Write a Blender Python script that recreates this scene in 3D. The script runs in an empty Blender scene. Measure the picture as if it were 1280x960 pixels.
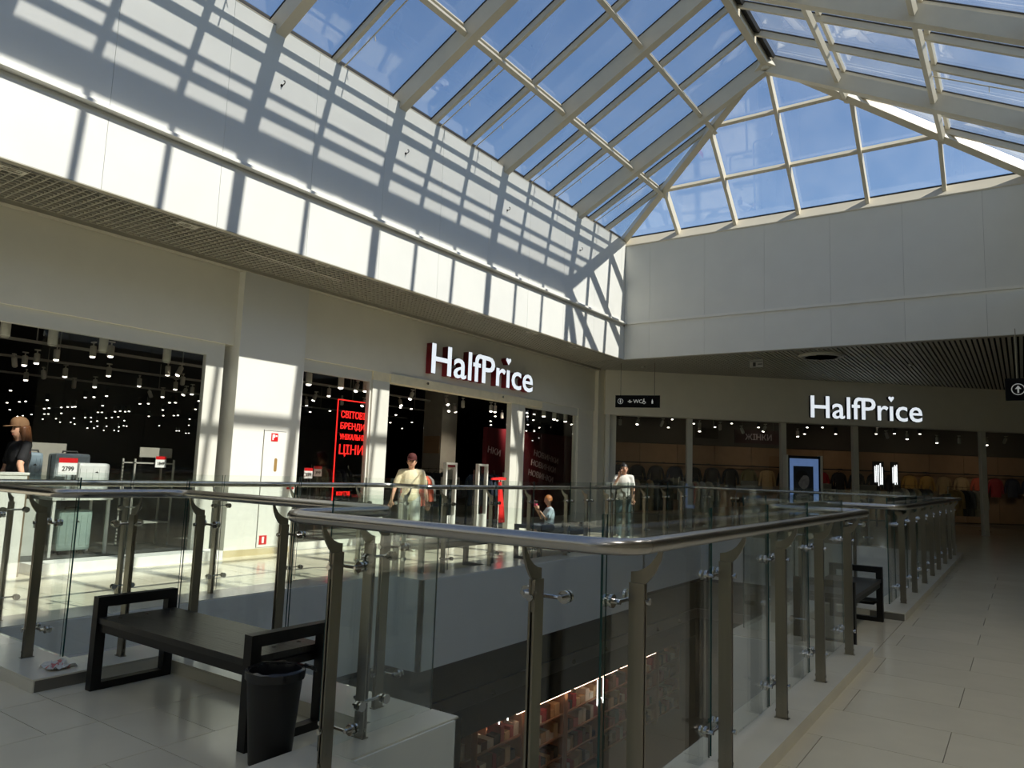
import bpy, bmesh, math, random
from mathutils import Vector, Matrix
random.seed(7)
SC = bpy.context.scene
COL = SC.collection
PI = math.pi

# ------------------------------------------------------------------ camera, sky, sun, exposure
# world axes: X runs along the left shopfront into the hall, Y towards the left shopfront, Z up (metres)
CAM_R = Vector((0.56863266, -0.82184199, 0.03510915))
CAM_U = Vector((-0.11725898, -0.03873844, 0.99234554))
CAM_F = Vector((0.81419115, 0.56839694, 0.11839629))
FPX = 916.295
H = 1.45
cam_data = bpy.data.cameras.new('camera')
cam_data.sensor_width = 36.0
cam_data.lens = 36.0 * FPX / 1280.0
cam_data.clip_end = 400
cam = bpy.data.objects.new('camera', cam_data)
COL.objects.link(cam)
cam.matrix_world = Matrix(((CAM_R.x, CAM_U.x, -CAM_F.x, 0), (CAM_R.y, CAM_U.y, -CAM_F.y, 0),
                           (CAM_R.z, CAM_U.z, -CAM_F.z, H), (0, 0, 0, 1)))
SC.camera = cam

world = bpy.data.worlds.new('sky')
SC.world = world
world.use_nodes = True
wn = world.node_tree
wn.nodes.clear()
sky = wn.nodes.new('ShaderNodeTexSky')
sky.sky_type = 'NISHITA'
sky.sun_disc = False
sky.sun_elevation = math.radians(45)
sky.sun_rotation = math.radians(174)
sky.air_density = 1.0
sky.dust_density = 0.25
sky.ozone_density = 2.2
bg = wn.nodes.new('ShaderNodeBackground')
bg.inputs['Strength'].default_value = 0.058
wo = wn.nodes.new('ShaderNodeOutputWorld')
hsv = wn.nodes.new('ShaderNodeHueSaturation')
hsv.inputs['Saturation'].default_value = 1.1
wn.links.new(sky.outputs[0], hsv.inputs['Color'])
wn.links.new(hsv.outputs[0], bg.inputs['Color'])
wn.links.new(bg.outputs[0], wo.inputs['Surface'])

sun_data = bpy.data.lights.new('sun', 'SUN')
sun_data.energy = 2.85
sun_data.angle = math.radians(0.55)
sun_data.color = (1.0, 0.94, 0.83)
sun = bpy.data.objects.new('sun', sun_data)
COL.objects.link(sun)
sun.location = (5, -20, 30)
sun.rotation_euler = Vector((-0.1, 1.0, -1.01)).to_track_quat('-Z', 'Y').to_euler()

SC.view_settings.view_transform = 'Standard'
SC.view_settings.look = 'None'
SC.view_settings.gamma = 1.0
SC.view_settings.use_curve_mapping = False
SC.view_settings.exposure = 1.45
SC.cycles.max_bounces = 12
SC.cycles.diffuse_bounces = 6
SC.cycles.glossy_bounces = 5
SC.cycles.transparent_max_bounces = 24
SC.cycles.sample_clamp_indirect = 6.0
SC.cycles.caustics_reflective = False
SC.cycles.caustics_refractive = False

# ------------------------------------------------------------------ materials
MATS = {}


def lin(c):
    return tuple((x / 12.92 if x <= 0.04045 else ((x + 0.055) / 1.055) ** 2.4) for x in c)


def rgb(r, g, b):
    return lin((r / 255.0, g / 255.0, b / 255.0))


def mat(name, col=(0.8, 0.8, 0.8), rough=0.5, metal=0.0, emit=0.0, ecol=None, var=0.06, scale=6.0, bump=0.0,
        spec=0.5, vrand=0.0, stretch=None):
    if name in MATS:
        return MATS[name]
    m = bpy.data.materials.new(name)
    m.use_nodes = True
    nt = m.node_tree
    b = nt.nodes['Principled BSDF']
    b.inputs['Roughness'].default_value = rough
    b.inputs['Metallic'].default_value = metal
    b.inputs['Specular IOR Level'].default_value = spec
    tc = nt.nodes.new('ShaderNodeTexCoord')
    mp = nt.nodes.new('ShaderNodeMapping')
    if stretch:
        mp.inputs['Scale'].default_value = stretch
    nt.links.new(tc.outputs['Object'], mp.inputs['Vector'])
    nz = nt.nodes.new('ShaderNodeTexNoise')
    nz.inputs['Scale'].default_value = scale
    nz.inputs['Detail'].default_value = 4
    nt.links.new(mp.outputs[0], nz.inputs['Vector'])
    rp = nt.nodes.new('ShaderNodeValToRGB')
    rp.color_ramp.elements[0].position = 0.3
    rp.color_ramp.elements[1].position = 0.7
    lo = tuple(max(0, c * (1 - var)) for c in col)
    hi = tuple(min(1, c * (1 + var)) for c in col)
    rp.color_ramp.elements[0].color = (*lo, 1)
    rp.color_ramp.elements[1].color = (*hi, 1)
    nt.links.new(nz.outputs['Fac'], rp.inputs['Fac'])
    out = rp.outputs['Color']
    if vrand:
        oi = nt.nodes.new('ShaderNodeObjectInfo')
        hs = nt.nodes.new('ShaderNodeHueSaturation')
        mr = nt.nodes.new('ShaderNodeMapRange')
        mr.inputs['To Min'].default_value = 1 - vrand
        mr.inputs['To Max'].default_value = 1 + vrand
        nt.links.new(oi.outputs['Random'], mr.inputs['Value'])
        nt.links.new(mr.outputs[0], hs.inputs['Value'])
        nt.links.new(out, hs.inputs['Color'])
        out = hs.outputs['Color']
    nt.links.new(out, b.inputs['Base Color'])
    if bump:
        bp = nt.nodes.new('ShaderNodeBump')
        bp.inputs['Strength'].default_value = bump
        bp.inputs['Distance'].default_value = 0.02
        nt.links.new(nz.outputs['Fac'], bp.inputs['Height'])
        nt.links.new(bp.outputs[0], b.inputs['Normal'])
    if emit:
        b.inputs['Emission Color'].default_value = (*(ecol or col), 1)
        b.inputs['Emission Strength'].default_value = emit
    MATS[name] = m
    return m


def glass_mat(name, tint, refl_tint=(1, 1, 1), gain=1.0, ior=1.5, haze=0.0):
    # architectural sheet glass: straight-through transmission plus a Fresnel mirror reflection
    m = bpy.data.materials.new(name)
    m.use_nodes = True
    nt = m.node_tree
    nt.nodes.clear()
    out = nt.nodes.new('ShaderNodeOutputMaterial')
    tr = nt.nodes.new('ShaderNodeBsdfTransparent')
    tr.inputs['Color'].default_value = (*tint, 1)
    gl = nt.nodes.new('ShaderNodeBsdfGlossy')
    gl.inputs['Color'].default_value = (*refl_tint, 1)
    gl.inputs['Roughness'].default_value = 0.0
    fr = nt.nodes.new('ShaderNodeFresnel')
    fr.inputs['IOR'].default_value = ior
    # use the same Fresnel response for both faces of the sheet
    geo = nt.nodes.new('ShaderNodeNewGeometry')
    mul = nt.nodes.new('ShaderNodeMath')
    mul.operation = 'MULTIPLY'
    mul.inputs[1].default_value = gain
    mul.use_clamp = True
    mx0 = nt.nodes.new('ShaderNodeMix')
    mx0.inputs['A'].default_value = ior
    nt.links.new(geo.outputs['Backfacing'], mx0.inputs['Factor'])
    mx0.inputs['B'].default_value = 1.0 / ior
    nt.links.new(mx0.outputs['Result'], fr.inputs['IOR'])
    mixs = nt.nodes.new('ShaderNodeMixShader')
    nt.links.new(fr.outputs[0], mul.inputs[0])
    nt.links.new(mul.outputs[0], mixs.inputs['Fac'])
    body = tr.outputs[0]
    if haze:
        # dust film; translucent scatter added so sunlit panes lift the hall's ambient light
        tl = nt.nodes.new('ShaderNodeBsdfTranslucent')
        tl.inputs['Color'].default_value = (0.95, 0.95, 0.93, 1)
        nz = nt.nodes.new('ShaderNodeTexNoise')
        nz.inputs['Scale'].default_value = 1.3
        nz.inputs['Detail'].default_value = 3
        tcn = nt.nodes.new('ShaderNodeTexCoord')
        nt.links.new(tcn.outputs['Object'], nz.inputs['Vector'])
        mrn = nt.nodes.new('ShaderNodeMapRange')
        mrn.inputs['From Min'].default_value = 0.3
        mrn.inputs['From Max'].default_value = 0.7
        mrn.inputs['To Min'].default_value = haze * 0.6
        mrn.inputs['To Max'].default_value = haze * 1.4
        nt.links.new(nz.outputs['Fac'], mrn.inputs['Value'])
        mh = nt.nodes.new('ShaderNodeMixShader')
        nt.links.new(mrn.outputs[0], mh.inputs['Fac'])
        nt.links.new(tr.outputs[0], mh.inputs[1])
        nt.links.new(tl.outputs[0], mh.inputs[2])
        body = mh.outputs[0]
    nt.links.new(body, mixs.inputs[1])
    nt.links.new(gl.outputs[0], mixs.inputs[2])
    nt.links.new(mixs.outputs[0], out.inputs['Surface'])
    MATS[name] = m
    return m


M_PANEL = mat('white_wall_panel', rgb(216, 216, 210), 0.55, var=0.02, scale=2.0, vrand=0.012)
M_WALL = mat('warm_white_plaster', rgb(232, 228, 212), 0.6, var=0.02, scale=3.0)
M_SHAFT = mat('shaft_white_paint', rgb(236, 236, 230), 0.55, var=0.02, scale=3.0)
M_JOINT = mat('dark_joint', rgb(120, 120, 116), 0.8)
M_TRIMW = mat('white_aluminium', rgb(222, 221, 214), 0.4, var=0.02)
M_BEAM = mat('painted_roof_steel', rgb(206, 198, 178), 0.45, var=0.03, scale=4)
M_GASKET = mat('black_gasket', rgb(38, 36, 34), 0.6)
M_BLACK = mat('matt_black', rgb(20, 20, 20), 0.75)
M_VOID = mat('black_ceiling_void', rgb(30, 30, 28), 0.95)
M_STEEL = mat('brushed_steel', rgb(140, 134, 122), 0.3, 1.0, var=0.05, scale=40, stretch=(1, 1, 0.05))
M_RAIL = mat('brushed_handrail_steel', rgb(186, 182, 176), 0.26, 1.0, var=0.04, scale=60)
M_CHROME = mat('polished_steel', rgb(200, 198, 194), 0.12, 1.0, var=0.02)
M_TILE = mat('porcelain_tile', rgb(226, 217, 192), 0.16, var=0.035, scale=3.0, vrand=0.03, spec=0.45)
M_GROUT = mat('grey_grout', rgb(96, 93, 84), 0.8)
M_CURB = mat('curb_tile', rgb(220, 215, 198), 0.18, var=0.04, scale=3.0, vrand=0.02, spec=0.45)
M_CURBJ = mat('curb_core', rgb(110, 106, 96), 0.7)
M_BENCH = mat('black_bench_steel', rgb(15, 14, 13), 0.45, var=0.1, spec=0.35)
M_SEAT = mat('dark_bench_wood', rgb(20, 18, 16), 0.36, var=0.18, scale=14, stretch=(8, 0.6, 1), bump=0.15)
M_BIN = mat('black_bin_plastic', rgb(13, 13, 14), 0.5, var=0.05)
G_RAIL = glass_mat('railing_glass', (0.958, 0.98, 0.97), gain=1.0)
G_ROOF = glass_mat('roof_glass', (0.95, 0.968, 0.985), gain=1.45, haze=0.032)
G_SHOP = glass_mat('shop_glass', (0.95, 0.96, 0.955), gain=0.8)
M_GEDGE = mat('glass_edge_green', rgb(18, 62, 58), 0.15, var=0.05)


# ------------------------------------------------------------------ mesh helpers
class MB:
    def __init__(self):
        self.v = []
        self.f = []
        self.mi = []

    def quad_faces(self, base, faces, mi=0):
        for f in faces:
            self.f.append(tuple(base + i for i in f))
            self.mi.append(mi)

    def box(self, x0, x1, y0, y1, z0, z1, mi=0):
        b = len(self.v)
        self.v += [(x0, y0, z0), (x1, y0, z0), (x1, y1, z0), (x0, y1, z0),
                   (x0, y0, z1), (x1, y0, z1), (x1, y1, z1), (x0, y1, z1)]
        self.quad_faces(b, [(0, 3, 2, 1), (4, 5, 6, 7), (0, 1, 5, 4), (1, 2, 6, 5), (2, 3, 7, 6), (3, 0, 4, 7)], mi)
        return self

    def beam(self, p0, p1, w, h, up=(0, 0, 1), off=0.0, mi=0):
        # box along p0-p1, w across, h in the up direction, shifted by off along up
        p0 = Vector(p0)
        p1 = Vector(p1)
        a = (p1 - p0).normalized()
        up = Vector(up)
        s = a.cross(up).normalized()
        n = s.cross(a).normalized()
        b = len(self.v)
        for p in (p0, p1):
            c = p + n * off
            for ds, dn in ((-1, -1), (1, -1), (1, 1), (-1, 1)):
                self.v.append(tuple(c + s * (ds * w / 2) + n * (dn * h / 2)))
        self.quad_faces(b, [(0, 1, 2, 3), (4, 7, 6, 5), (0, 4, 5, 1), (1, 5, 6, 2), (2, 6, 7, 3), (3, 7, 4, 0)], mi)
        return self

    def tube(self, pts, r, n=10, cap=True, mi=0):
        pts = [Vector(p) for p in pts]
        rr = r if isinstance(r, (list, tuple)) else [r] * len(pts)
        b = len(self.v)
        prev = None
        for i, p in enumerate(pts):
            if i == 0:
                t = pts[1] - pts[0]
            elif i == len(pts) - 1:
                t = pts[-1] - pts[-2]
            else:
                t = (pts[i + 1] - p).normalized() + (p - pts[i - 1]).normalized()
            t.normalize()
            ref = prev if prev else (Vector((0, 0, 1)) if abs(t.z) < 0.9 else Vector((1, 0, 0)))
            s = (ref - t * ref.dot(t)).normalized()
            prev = s
            q = t.cross(s)
            for k in range(n):
                a = 2 * PI * k / n
                self.v.append(tuple(p + (s * math.cos(a) + q * math.sin(a)) * rr[i]))
        for i in range(len(pts) - 1):
            for k in range(n):
                k2 = (k + 1) % n
                self.f.append((b + i * n + k, b + i * n + k2, b + (i + 1) * n + k2, b + (i + 1) * n + k))
                self.mi.append(mi)
        if cap:
            self.f.append(tuple(b + k for k in reversed(range(n))))
            self.f.append(tuple(b + (len(pts) - 1) * n + k for k in range(n)))
            self.mi += [mi, mi]
        return self

    def lathe(self, prof, n=20, c=(0, 0, 0), mi=0, sx=1.0, sy=1.0):
        b = len(self.v)
        for r, z in prof:
            for k in range(n):
                a = 2 * PI * k / n
                self.v.append((c[0] + r * math.cos(a) * sx, c[1] + r * math.sin(a) * sy, c[2] + z))
        for i in range(len(prof) - 1):
            for k in range(n):
                k2 = (k + 1) % n
                self.f.append((b + i * n + k, b + i * n + k2, b + (i + 1) * n + k2, b + (i + 1) * n + k))
                self.mi.append(mi)
        self.f.append(tuple(b + k for k in reversed(range(n))))
        self.f.append(tuple(b + (len(prof) - 1) * n + k for k in range(n)))
        self.mi += [mi, mi]
        return self

    def ell(self, c, r, n=12, m=8, mi=0):
        prof = [(max(1e-4, math.sin(PI * i / m)), -math.cos(PI * i / m)) for i in range(m + 1)]
        b = len(self.v)
        self.lathe(prof, n, (0, 0, 0), mi)
        for i in range(b, len(self.v)):
            x, y, z = self.v[i]
            self.v[i] = (c[0] + x * r[0], c[1] + y * r[1], c[2] + z * r[2])
        return self

    def prism(self, poly, ax, a0, a1, mi=0):
        # poly in the two remaining axes (cyclic order), extruded along axis ax from a0 to a1
        b = len(self.v)
        n = len(poly)
        for a in (a0, a1):
            for p, q in poly:
                self.v.append((a, p, q) if ax == 0 else ((p, a, q) if ax == 1 else (p, q, a)))
        fl = ax == 1
        bot = tuple(b + i for i in range(n))
        top = tuple(b + n + i for i in range(n))
        self.f.append(bot if fl else tuple(reversed(bot)))
        self.f.append(tuple(reversed(top)) if fl else top)
        self.mi += [mi, mi]
        for i in range(n):
            j = (i + 1) % n
            q = (b + i, b + j, b + n + j, b + n + i)
            self.f.append(tuple(reversed(q)) if fl else q)
            self.mi.append(mi)
        return self

    def hexa(self, bot, top, mi=0):
        # closed solid between two matching polygons of 3-D points
        b = len(self.v)
        n = len(bot)
        self.v += [tuple(p) for p in bot] + [tuple(p) for p in top]
        self.f.append(tuple(b + i for i in reversed(range(n))))
        self.f.append(tuple(b + n + i for i in range(n)))
        self.mi += [mi, mi]
        for i in range(n):
            j = (i + 1) % n
            self.f.append((b + i, b + j, b + n + j, b + n + i))
            self.mi.append(mi)
        return self

    def xform(self, mtx, start=0):
        for i in range(start, len(self.v)):
            self.v[i] = tuple(mtx @ Vector(self.v[i]))
        return self

    def mesh(self, name, mats, smooth=False, bevel=0.0):
        me = bpy.data.meshes.new(name)
        me.from_pydata(self.v, [], self.f)
        for m in (mats if isinstance(mats, (list, tuple)) else [mats]):
            me.materials.append(m)
        for i, p in enumerate(me.polygons):
            p.material_index = self.mi[i]
        bm = bmesh.new()
        bm.from_mesh(me)
        bmesh.ops.recalc_face_normals(bm, faces=bm.faces)
        if bevel:
            bmesh.ops.bevel(bm, geom=list(bm.edges), offset=bevel, segments=2, affect='EDGES', profile=0.6)
        bm.to_mesh(me)
        bm.free()
        if smooth:
            for p in me.polygons:
                p.use_smooth = True
            try:
                me.set_sharp_from_angle(angle=math.radians(40))
            except Exception:
                pass
        return me

    def build(self, name, mats, parent=None, loc=(0, 0, 0), rz=0.0, smooth=False, bevel=0.0):
        return put(name, self.mesh(name, mats, smooth, bevel), parent, loc, rz)


def put(name, me, parent=None, loc=(0, 0, 0), rz=0.0):
    o = bpy.data.objects.new(name, me)
    COL.objects.link(o)
    o.parent = parent
    o.location = loc
    o.rotation_euler = (0, 0, rz)
    return o


def tag(o, label, cat, group=None):
    o['label'] = label
    o['category'] = cat
    if group:
        o['group'] = group
    return o


def thing(name, label, cat, loc=(0, 0, 0), rz=0.0, group=None):
    return tag(put(name, None, None, loc, rz), label, cat, group)


def struct(o, label=None):
    o['kind'] = 'structure'
    if label:
        o['label'] = label
    return o


def sroot(name, label=None, loc=(0, 0, 0)):
    return struct(put(name, None, None, loc), label)


def dup(o, parent=None, loc=None, rz=None, label=None):
    c = o.copy()
    COL.objects.link(c)
    c.parent = parent
    if loc is not None:
        c.location = loc
    if rz is not None:
        c.rotation_euler = (0, 0, rz)
    if label:
        c['label'] = label
    for ch in o.children:
        dup(ch, c)
    return c


def ray(px, py):
    # direction of a photograph pixel
    return CAM_F * FPX + CAM_R * (px - 640) + CAM_U * (480 - py)


def at(px, py, ax, val):
    d = ray(px, py)
    o = (0, 0, H)
    t = (val - o[ax]) / d[ax]
    return Vector((d.x * t, d.y * t, H + d.z * t))


TXT = {}
TSC = bpy.data.scenes.new('mesh_workshop')


def bake(o):
    # mesh of an object evaluated in an otherwise empty scene
    TSC.collection.objects.link(o)
    vl = TSC.view_layers[0]
    vl.update()
    dg = vl.depsgraph
    me = bpy.data.meshes.new_from_object(o.evaluated_get(dg), depsgraph=dg)
    bpy.data.objects.remove(o)
    return me


def text_mesh(s, size=1.0, extrude=0.0, bold=0.0):
    c = bpy.data.curves.new('lettering', 'FONT')
    c.body = s
    c.size = size
    c.extrude = extrude
    c.offset = bold
    c.resolution_u = 3
    o = bpy.data.objects.new('lettering', c)
    me = bake(o)
    me.materials.clear()
    return me


def upright(me, mtx, mats):
    me.transform(mtx)
    for m in (mats if isinstance(mats, (list, tuple)) else [mats]):
        me.materials.append(m)
    return me


def bounds(me):
    xs = [v.co.x for v in me.vertices]
    ys = [v.co.y for v in me.vertices]
    return min(xs), max(xs), min(ys), max(ys)


def wall_frame(origin, xdir):
    # text x -> xdir (horizontal), text y -> up, text normal -> towards the viewer of a wall
    x = Vector((xdir[0], xdir[1], 0)).normalized()
    z = Vector((0, 0, 1))
    n = x.cross(z)
    return Matrix(((x.x, 0, n.x, origin[0]), (x.y, 0, n.y, origin[1]), (0, 1, 0, origin[2]), (0, 0, 0, 1)))


# ------------------------------------------------------------------ plan dimensions
VF, UB = 8.6, 17.46           # left fascia plane, back fascia plane
ZS, ZL, ZB = 4.51, 5.45, 7.74  # soffit, ledge, roof springing
VRI, ZRI, UAP = 4.15, 10.45, 14.95   # ridge, apex of the hip
VRB = 2 * VRI - VF            # right springing
VG, ZG = 8.85, 7.90           # foot of the glazing, behind the wall head
UH = UB + 0.24               # foot of the hip glazing, behind the sill
SL = (ZRI - ZG) / (VG - VRI)
SH = (ZRI - ZG) / (UH - UAP)
VS = 10.15                    # left shopfront plane
UN = -22.0                    # near end of the hall (behind the camera)
# oblique shopfront
SA = Vector((19.05, 9.9))
SD = Vector((0.65608, -0.75469))
SN = Vector((-0.75469, -0.65608))     # towards the hall


def sp(s, off, z=0.0):
    # point on the oblique shopfront: s along, off behind it
    p = SA + SD * s - SN * off
    return Vector((p.x, p.y, z))


# ------------------------------------------------------------------ floors
UE, VE = 52.0, 46.0
NEAR_RECTS = [(UN, 2.22, 1.12, 7.14), (2.22, 3.02, 2.92, 5.05)]
RIGHT_RECTS = [(UN, 18.5, -7.0, 1.12), (7.05, 9.12, 1.12, 1.92)]
LEFT_RECTS = [(UN, 18.5, 7.14, 10.15), (7.45, 13.1, 6.53, 7.14)]
fb = MB()
for r in NEAR_RECTS + RIGHT_RECTS + LEFT_RECTS + [(18.5, UE, -7.0, 10.15)]:
    fb.box(r[0], r[1], r[2], r[3], -0.3, -0.012)
floor = struct(fb.build('floor', M_GROUT), 'polished grey porcelain tile floor of the mall gallery')
TILE_FULL = {}


def lay(rects, umin, umax, along, pitch0, row0, joint_even, joint_odd):
    # along: 0 = long side along X (rows step in Y), 1 = long side along Y (rows step in X)
    g = 0.0022
    for (a0, a1, b0, b1) in rects:
        a0 = max(a0, umin)
        a1 = min(a1, umax)
        if a1 <= a0:
            continue
        lo, hi = (b0, b1) if along == 0 else (a0, a1)
        llo, lhi = (a0, a1) if along == 0 else (b0, b1)
        k = math.floor((lo - row0) / 0.6)
        while row0 + 0.6 * k < hi - 0.01:
            r0, r1 = max(lo, row0 + 0.6 * k), min(hi, row0 + 0.6 * (k + 1))
            j0 = joint_even if k % 2 == 0 else joint_odd
            j = math.floor((llo - j0) / 1.2)
            while j0 + 1.2 * j < lhi - 0.01:
                s0, s1 = max(llo, j0 + 1.2 * j), min(lhi, j0 + 1.2 * (j + 1))
                j += 1
                if s1 - s0 < 0.03 or r1 - r0 < 0.03:
                    continue
                w, d = (s1 - s0, r1 - r0) if along == 0 else (r1 - r0, s1 - s0)
                key = (round(w, 3), round(d, 3))
                if key not in TILE_FULL:
                    TILE_FULL[key] = MB().box(-w / 2 + g, w / 2 - g, -d / 2 + g, d / 2 - g, -0.012, 0.0).mesh('tile', M_TILE)
                cx, cy = ((s0 + s1) / 2, (r0 + r1) / 2) if along == 0 else ((r0 + r1) / 2, (s0 + s1) / 2)
                put('tile', TILE_FULL[key], floor, (cx, cy, 0))
            k += 1


lay([(UN, 18.5, -2.0, 1.12), (7.05, 9.12, 1.12, 1.92)], 1.0, 15.5, 1, 0, 4.69, 0.41, 1.01)
lay(NEAR_RECTS, -0.5, 9, 0, 0, 3.648, 2.535, 1.95)
lay(LEFT_RECTS, 0.6, 18.5, 0, 0, 3.648, 2.535, 1.95)
# the tiles further off: one sheet of joints too fine to tell apart
ft = MB()
for (a0, a1, b0, b1) in [(15.5, 18.5, -2.0, 1.12), (18.5, 33.0, -7.0, 10.15), (UN, 18.5, -7.0, -2.0), (UN, 1.0, -2.0, 1.12), (UN, -0.5, 1.12, 7.14), (UN, 0.6, 7.14, 10.15)]:
    k = 0
    while a0 + 0.6 * k < a1 - 0.01:
        ft.box(a0 + 0.6 * k + 0.003, min(a1, a0 + 0.6 * (k + 1)) - 0.003, b0, b1, -0.012, 0.0)
        k += 1
far_tiles = ft.build('tile_field', M_TILE, floor)
far_tiles['kind'] = 'stuff'

struct(MB().box(UN, UE, 10.15, VE, -0.3, -0.002).box(33.0, UE, -7, 10.15, -0.012, -0.002).build('floor_store', mat('store_floor', rgb(120, 116, 106), 0.3, var=0.08, scale=2)),
       'grey floor inside the clothing store')
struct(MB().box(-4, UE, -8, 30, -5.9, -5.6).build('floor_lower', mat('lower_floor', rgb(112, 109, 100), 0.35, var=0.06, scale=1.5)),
       'dark tiled floor of the level below')

# ------------------------------------------------------------------ curbs round the void
CURBS = [  # u0, u1, v0, v1
    (2.20, 2.58, 1.10, 2.94), (2.20, 2.58, 5.03, 7.16),
    (2.58, 3.39, 2.65, 2.94), (3.00, 3.39, 2.94, 5.03), (2.58, 3.39, 5.03, 5.41),
    (2.58, 7.05, 1.10, 1.46), (6.70, 7.05, 1.46, 2.26), (7.05, 9.12, 1.90, 2.26), (9.12, 9.48, 1.46, 2.26), (9.12, 18.5, 1.10, 1.46),
    (18.14, 18.5, 1.46, 6.72),
    (2.58, 7.44, 6.72, 7.16), (13.12, 18.5, 6.72, 7.16), (7.02, 7.44, 6.15, 6.72), (7.44, 13.12, 6.15, 6.55), (13.12, 13.5, 6.15, 6.72)]
ZC = 0.08
for i, (a0, a1, b0, b1) in enumerate(CURBS):
    root = struct(MB().box(a0 + 0.006, a1 - 0.006, b0 + 0.006, b1 - 0.006, -0.3, ZC - 0.008).build('trim_%d' % (i + 1), M_CURBJ),
                  'low tiled curb edging the atrium opening')
    longu = (a1 - a0) > (b1 - b0)
    lo, hi = (a0, a1) if longu else (b0, b1)
    n = max(1, round((hi - lo) / 1.2))
    for k in range(n):
        s0, s1 = lo + (hi - lo) * k / n + 0.0015, lo + (hi - lo) * (k + 1) / n - 0.0015
        m = MB()
        if longu:
            m.box(s0, s1, b0, b1, ZC - 0.01, ZC)
            m.box(s0, s1, b0, b0 + 0.01, -0.011, ZC - 0.0115).box(s0, s1, b1 - 0.01, b1, -0.011, ZC - 0.0115)
        else:
            m.box(a0, a1, s0, s1, ZC - 0.01, ZC)
            m.box(a0, a0 + 0.01, s0, s1, -0.011, ZC - 0.0115).box(a1 - 0.01, a1, s0, s1, -0.011, ZC - 0.0115)
        m.build('curb_tile', M_CURB, root)

# shaft walls below the curbs (inner faces) and the storey underneath
SHAFT = [('wall_shaft_near', [(2.55, 2.58, 1.46, 2.65), (3.36, 3.39, 2.65, 5.41), (2.58, 3.39, 2.65, 2.68), (2.58, 3.39, 5.38, 5.41), (2.55, 2.58, 5.41, 6.72)]),
         ('wall_shaft_right', [(2.58, 6.70, 1.43, 1.46), (6.70, 6.73, 1.46, 2.26), (6.70, 9.48, 2.23, 2.26), (9.45, 9.48, 1.46, 2.26), (9.48, 18.14, 1.43, 1.46)]),
         ('wall_shaft_back', [(18.14, 18.17, 1.46, 6.72)]),
         ('wall_shaft_left', [(2.58, 7.02, 6.72, 6.75), (7.02, 7.05, 6.15, 6.72), (7.02, 13.5, 6.15, 6.18), (13.47, 13.5, 6.15, 6.72), (13.5, 18.14, 6.72, 6.75)])]
for nm, rs in SHAFT:
    m = MB()
    for (a0, a1, b0, b1) in rs:
        m.box(a0 - 0.012, a1 + 0.012, b0 - 0.012, b1 + 0.012, -1.02, ZC - 0.0105)
    struct(m.build(nm, M_SHAFT), 'plain pale grey wall of the opening below the gallery edge')
M_LOW = mat('lower_dark_bulkhead', rgb(92, 93, 90), 0.6)
M_LOW2 = mat('lower_strip', rgb(120, 122, 119), 0.5)
LV = 8.3
low = struct(MB().box(-4, 24, LV, LV + 0.1, -2.45, -1.02).box(22.0, 22.1, -7, LV, -2.45, -1.02).build('wall_lower_left', M_LOW), 'dark bulkhead over the shop on the level below')
MB().box(-4, 24, LV - 0.06, LV + 0.02, -2.72, -2.45).box(21.94, 22.0, -7, LV, -2.72, -2.45).build('light_strip', M_LOW2, low)
MB().box(-4, 24, LV + 0.02, LV + 0.08, -3.25, -2.72).box(22.0, 22.1, -7, LV, -5.6, -2.72).build('dark_band', mat('lower_band', rgb(60, 61, 60), 0.6), low)
dot = MB().lathe([(0.03, 0), (0.05, 0.02), (0.02, 0.09)], 10).mesh('downlight_cap', M_BLACK)
for k in range(12):
    put('downlight_cap', dot, low, (4.0 + 1.5 * k, LV - 0.09, -2.66))
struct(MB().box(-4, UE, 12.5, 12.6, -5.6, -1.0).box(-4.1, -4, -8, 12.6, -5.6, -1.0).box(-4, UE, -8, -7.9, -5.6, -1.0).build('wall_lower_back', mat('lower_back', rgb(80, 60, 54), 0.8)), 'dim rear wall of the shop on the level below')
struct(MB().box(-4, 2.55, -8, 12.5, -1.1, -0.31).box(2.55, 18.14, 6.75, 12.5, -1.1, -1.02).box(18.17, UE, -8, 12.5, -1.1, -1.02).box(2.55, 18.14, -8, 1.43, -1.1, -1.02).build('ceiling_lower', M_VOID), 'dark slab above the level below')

# ------------------------------------------------------------------ upper walls round the skylight
def panel_wall(name, label, axis, plane, a0, a1, joints, outward, zs):
    # vertical cladding: backing box plus one object for each panel; outward = sign of the visible side
    th = 0.16
    m = MB()
    d0, d1 = (plane, plane - outward * th) if True else None
    lo, hi = min(plane - outward * 0.014, plane - outward * th), max(plane - outward * 0.014, plane - outward * th)
    for z0, z1 in zs:
        if axis == 1:
            m.box(a0, a1, lo, hi, z0, z1)
        else:
            m.box(lo, hi, a0, a1, z0, z1)
    w = struct(m.build(name, M_JOINT), label)
    for z0, z1 in zs:
        ed = [a0] + [j for j in joints if a0 + 0.05 < j < a1 - 0.05] + [a1]
        for k in range(len(ed) - 1):
            p = MB()
            x0, x1 = ed[k] + 0.002, ed[k + 1] - 0.002
            y0, y1 = min(plane, plane - outward * 0.014), max(plane, plane - outward * 0.014)
            if axis == 1:
                p.box(x0, x1, y0, y1, z0 + 0.001, z1)
            else:
                p.box(y0, y1, x0, x1, z0 + 0.001, z1)
            p.build('panel', M_PANEL, w)
    return w


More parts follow.
